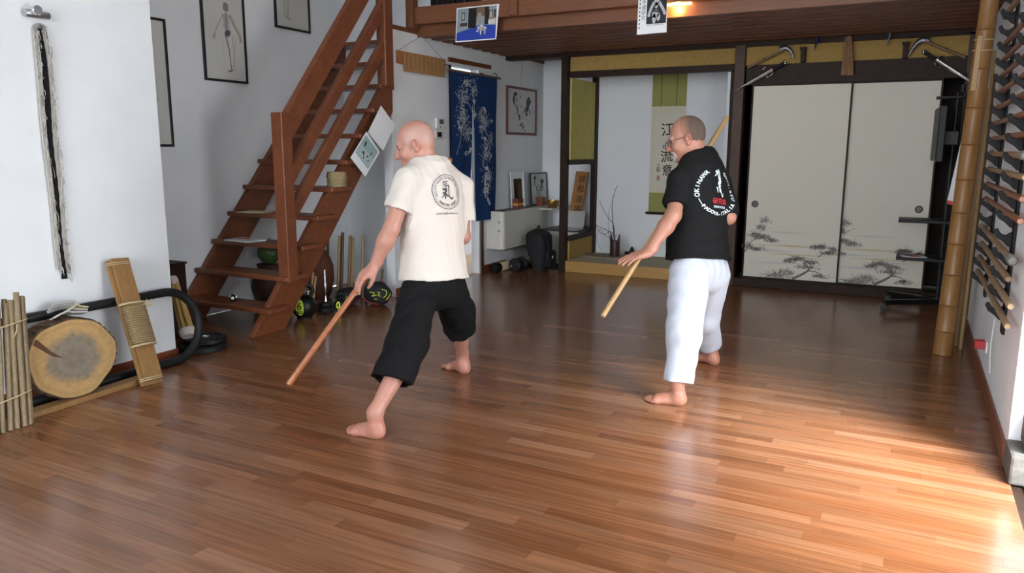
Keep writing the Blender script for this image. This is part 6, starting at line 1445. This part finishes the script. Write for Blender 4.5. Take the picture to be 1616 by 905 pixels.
# hand lies on the staff from above
hn = nrm(toC * .55 + UP * .55 - RT * .55); wL1 = at(590, 421, 4.12)
J = dict(neck=at(680, 254, 4.24), head=at(655, 229, 4.21), shL=at(644, 284, 4.10), shR=at(728, 296, 4.40), eL=at(617, 363, 4.07), wL=wL1,
         hipL=at(662, 446, 4.20), hipR=at(708, 446, 4.40), aL=np.array((-2.312, 2.942, .085)), aR=np.array((-2.512, 4.125, .085)), heelL=np.array((-2.262, 2.945, 0)), heelR=np.array((-2.462, 4.112, 0)), fL=nrm((-1, -.03, 0)), fR=nrm((-.95, .31, 0)))
gR = staff_at(sa, sb, 318); J['wR'] = gR + np.array((.06, .03, -.03)); J['eR'] = ik(J['shR'], J['wR'], .285, .25, (1.0, .5, -.6))
J['kL'] = at(643, 538, 3.99); J['kR'] = at(722, 494, 4.66)
cl = [(.42, .30, .25), (.40, .32, .25), (.40, .34, .25), (.42, .36, .25)]
fist = [(1.2, 1.4, .9)] * 4
CW = mat('offwhite_cotton', (.52, .47, .425), .9, .15, kind='n', c2=(.545, .495, .45), scale=140, bump=.06)
CB = mat('black_cotton', (.006, .006, .0065), .85, .15, kind='n', c2=(.008, .008, .0085), scale=140, bump=.06)
PB = mat('black_trousers', (.0055, .0055, .006), .9, .12, kind='n', c2=(.0075, .0075, .008), scale=120, bump=.06)
PWH = mat('white_trousers', (.42, .445, .51), .85, .2, kind='n', c2=(.445, .47, .535), scale=140, bump=.06)
cfg1 = dict(handL=(nrm(at(562, 446, 4.10) - wL1), hn, RT - UP * .5, cl, .02, ((.80, .25, -.65), (.85, -.40, -.40))), handR=(nrm(gR - J['wR']), (0, 0, 1), (-.3, -.9, .3), fist), skin=(.40, .19, .14), brow=(.20, .11, .08), stubble=.45, stubc=(.40, .29, .26),
            hem=.02, width=.200, depth=.140, belly=.01, sleeveL=.175, sleeveR=.19, fold=.0030, seed=3, pantL=(.106, .104, .116, .50), pantR=(.106, .105, .100, .34), srL=.080, srR=.078, hemtiltL=-.15, pflat=.95)
t1, B1, hc1, sp1, F_, L_, U_, hip1, body1 = person(J, F1, (-.88, -.47, 0), math.radians(16), 'person', 'person in off-white printed T-shirt and black trousers lunging with a reddish staff', CW, PB, cfg1)
staff_thing(sa, sb, .0165, mat('red_staff', (.24, .075, .024), .25, .5, kind='grain', c2=(.33, .11, .036), scale=8, coat=.5), 'glossy reddish wooden staff held by the person in off-white')
N1 = -F_; c0 = cam_hit(sp1, 706, 303); u1 = nrm(np.cross(U_, N1)); v1 = np.cross(N1, u1)
R = .094; it = []
for q in (ring2d(R, .0035), ring2d(R * .90, .0012), arc_text('GOJU-RYU KARATE DO KOBUDO KAN PADOVA', .0125, R * .80, 200, -20, off=.0002), arc_text('·KARITAS DOJO·', .0185, R * .78, 216, 324, flip=True, off=.0004)) + tuple(brush(p, w) for p, w in KI): V2, F2 = fine(*q); it.append((V2, F2, c0, u1, v1))
V2, F2 = fine(*text2d('gojuryu@budokai.com', .0165)); it.append((V2, F2, c0 - v1 * .117, u1, v1))
for i_, (a_, b_, n_) in enumerate(((0, 1, 'print_ring'), (1, 2, 'print_inner_ring'), (2, 3, 'upper_lettering'), (3, 4, 'lower_lettering'), (4, len(it) - 1, 'brushed_character'), (len(it) - 1, len(it), 'address_lettering'))): decal(t1, sp1, N1, it[a_:b_], n_, mat('print_grey', (.055, .055, .06), .8))
# ------------------------------------------------ the one in black and white
sa2, sb2 = at(951, 500, 4.26), at(1148, 185, 4.78); F2_ = nrm((-.906, .42, 0)); wL2 = at(1024, 397, 4.33)
J = dict(neck=at(1106, 241, 4.60), head=at(1083, 219, 4.55), shL=at(1073, 285, 4.44), shR=at(1135, 288, 4.72), eL=at(1063, 340, 4.36), wL=wL2, hipL=at(1088, 420, 4.50), hipR=at(1120, 420, 4.68),
         aL=np.array((-1.095, 4.165, .085)), aR=np.array((-1.115, 5.10, .085)), heelL=np.array((-1.042, 4.172, 0)), heelR=np.array((-1.062, 5.09, 0)), fL=nrm((-1, -.13, 0)), fR=nrm((-.95, .3, 0)))
gR = staff_at(sa2, sb2, 300); J['wR'] = gR + np.array((.06, .03, -.03)); J['eR'] = ik(J['shR'], J['wR'], .28, .25, (1.0, .35, -.6))
J['kL'] = at(1080, 527, 4.39); J['kR'] = at(1110, 500, 4.92)
opn = [(.10, .12, .08), (.12, .14, .08), (.16, .16, .1), (.22, .2, .1)]
hd2 = nrm(at(990, 409, 4.31) - wL2)
cfg2 = dict(handL=(hd2, nrm(toC * .35 + UP * .9), RT * -.2 + FW, opn, .05, ((.7, .6, -.5), (.9, .1, -.5))), handR=(nrm(gR - J['wR']), (0, 0, 1), (-.3, -.9, .3), fist), skin=(.34, .158, .107), brow=(.22, .16, .13), stubble=.0, stubc=(.3, .25, .22),
            hem=.035, width=.205, depth=.145, belly=.035, sleeveL=.17, sleeveR=.19, fold=.0025, seed=9, pantL=(.120, .100, .078, .84), pantR=(.120, .100, .078, .78), srL=.080, srR=.078, pflat=.95)
t2, B2, hc2, sp2, F_, L_, U_, hip2, body2 = person(J, F2_, (-.965, -.26, 0), math.radians(15), 'person', 'person with glasses in black T-shirt and white trousers holding a pale staff', CB, PWH, cfg2)
staff_thing(sa2, sb2, .0145, mat('pale_staff', (.32, .195, .08), .4, .4, kind='grain', c2=(.39, .245, .105), scale=8), 'pale wooden staff held by the person in black T-shirt')
def H2(x, y, z): return hc2 + B2[0] * x + B2[1] * y + B2[2] * z
hf = Field(hc2 - .16, hc2 + .16, .004); hf.ell(H2(-.0165, 0, .0425), (.1015, .0785, .0892), B2, .02); hf.ell(H2(-.046, 0, .005), (.0635, .068, .0715), B2, .03)
hf.half(H2(.022, 0, .06), B2[0] * .9 + B2[2] * .12); hf.half(H2(-.02, 0, -.012), -B2[2] + B2[0] * .55)
hf.warp(lambda X, Y, Z_: .0012 * wob(X, Y, Z_, 5, 160)); V, Q = hf.mesh(); hl = (V - hc2) @ B2.T; gcol = np.tile(np.array((.10, .072, .056)), (len(V), 1)); topw = np.clip((hl[:, 2] - .085) / .03, 0, 1)[:, None] * np.clip((hl[:, 0] + .06) / .05, 0, 1)[:, None]; gcol = gcol * (1 - .65 * topw) + np.array((.26, .14, .095)) * .65 * topw
fr_ = np.clip((hl[:, 0] + .035) / .05, 0, 1)[:, None]; gcol = gcol * (1 - fr_) + np.array((.31, .15, .10)) * fr_
mesh_obj('hair', smooth_mesh(V, Q, 1), Q, attr_mat('cropped_hair', rough=.85, spec=.15, bump=.8, scale=500), t2, gcol)
bf = Field(hc2 - .16, hc2 + .16, .0035); bf.ell(H2(.078, 0, -.100), (.027, .030, .027), B2, .01); bf.ell(H2(.084, 0, -.090), (.018, .022, .016), B2, .01)
for s in (-1, 1): bf.cone(H2(.099, s * .004, -.057), H2(.086, s * .028, -.064), .008, .007, .006); bf.cone(H2(.086, s * .028, -.064), H2(.074, s * .028, -.094), .007, .012, .008)
bf.warp(lambda X, Y, Z_: .0015 * wob(X, Y, Z_, 8, 180)); V, Q = bf.mesh(); mesh_obj('beard', smooth_mesh(V, Q, 1), Q, mat('white_beard', (.34, .32, .30), .9, .1, kind='n', c2=(.46, .44, .42), scale=300, bump=.6), t2)
gl = MB()
for s in (-1, 1):
    gl.tube([H2(.108 + .004 * abs(math.sin(q)), s * .034 + .025 * math.cos(q), .000 + .017 * math.sin(q)) for q in np.linspace(0, 2 * PI, 29)[:-1]], .0021, 6, closed=True)
    gl.tube([H2(.104, s * .060, .008), H2(.095, s * .076, .010), H2(.02, s * .082, .010), H2(-.02, s * .087, .012), H2(-.034, s * .085, -.006)], .0018, 6)
gl.tube([H2(.109, -.010, .004), H2(.113, 0, .008), H2(.109, .010, .004)], .0016, 6)
go = gl.build('glasses', mat('glasses_frame', (.06, .055, .09), .3, .5, .4), t2, smooth=True)
for s in (-1, 1): MB().add([H2(.108, s * .034, 0)] + [H2(.108, s * .034 + .024 * math.cos(q), .016 * math.sin(q)) for q in np.linspace(0, 2 * PI, 25)[:-1]], [(0, 1 + i, 1 + (i + 1) % 24) for i in range(24)]).build('lens', mat('lens_glass', (.9, .92, 1), .03, .5, alpha=.15), go)
N2 = -F_; c0 = cam_hit(sp2, 1133, 303); u2 = nrm(np.cross(U_, N2)); v2 = np.cross(N2, u2); R = .132; it = []
for q in (arc_text('OKINAWA', .032, R, 196, 118, off=.001), arc_text('GOJU-RYU', .030, R, 62, -20, off=.001), arc_text('PADOVA-ITALIA', .029, R, 218, 330, flip=True, off=.001), ring2d(R, .004, 1, 200, 222, 12)): V2, F2 = fine(*q); it.append((V2, F2, c0, u2, v2))
for p_, w_ in GJ: V2, F2 = fine(*brush([(a * .85, b * .85) for a, b in p_], [q * .55 for q in w_])); it.append((V2, F2, c0, u2, v2))
V2, F2 = fine(*text2d('KENKYUKAI', .018, .0005)); it.append((V2, F2, c0 + u2 * .012 - v2 * .090, u2, v2))
for a_, b_, n_ in ((0, 1, 'left_lettering'), (1, 2, 'right_lettering'), (2, 3, 'lower_lettering'), (3, 4, 'print_arc'), (4, len(it) - 1, 'brushed_emblem'), (len(it) - 1, len(it), 'small_lettering')): decal(t2, sp2, N2, it[a_:b_], n_, mat('print_white', (.55, .62, .66), .8))
V2, F2 = fine(*text2d('研究会', .038, .0005)); decal(t2, sp2, N2, [(V2, F2, c0 + u2 * .015 - v2 * .058, u2, v2)], 'red_print', mat('print_red', (.45, .02, .025), .8))
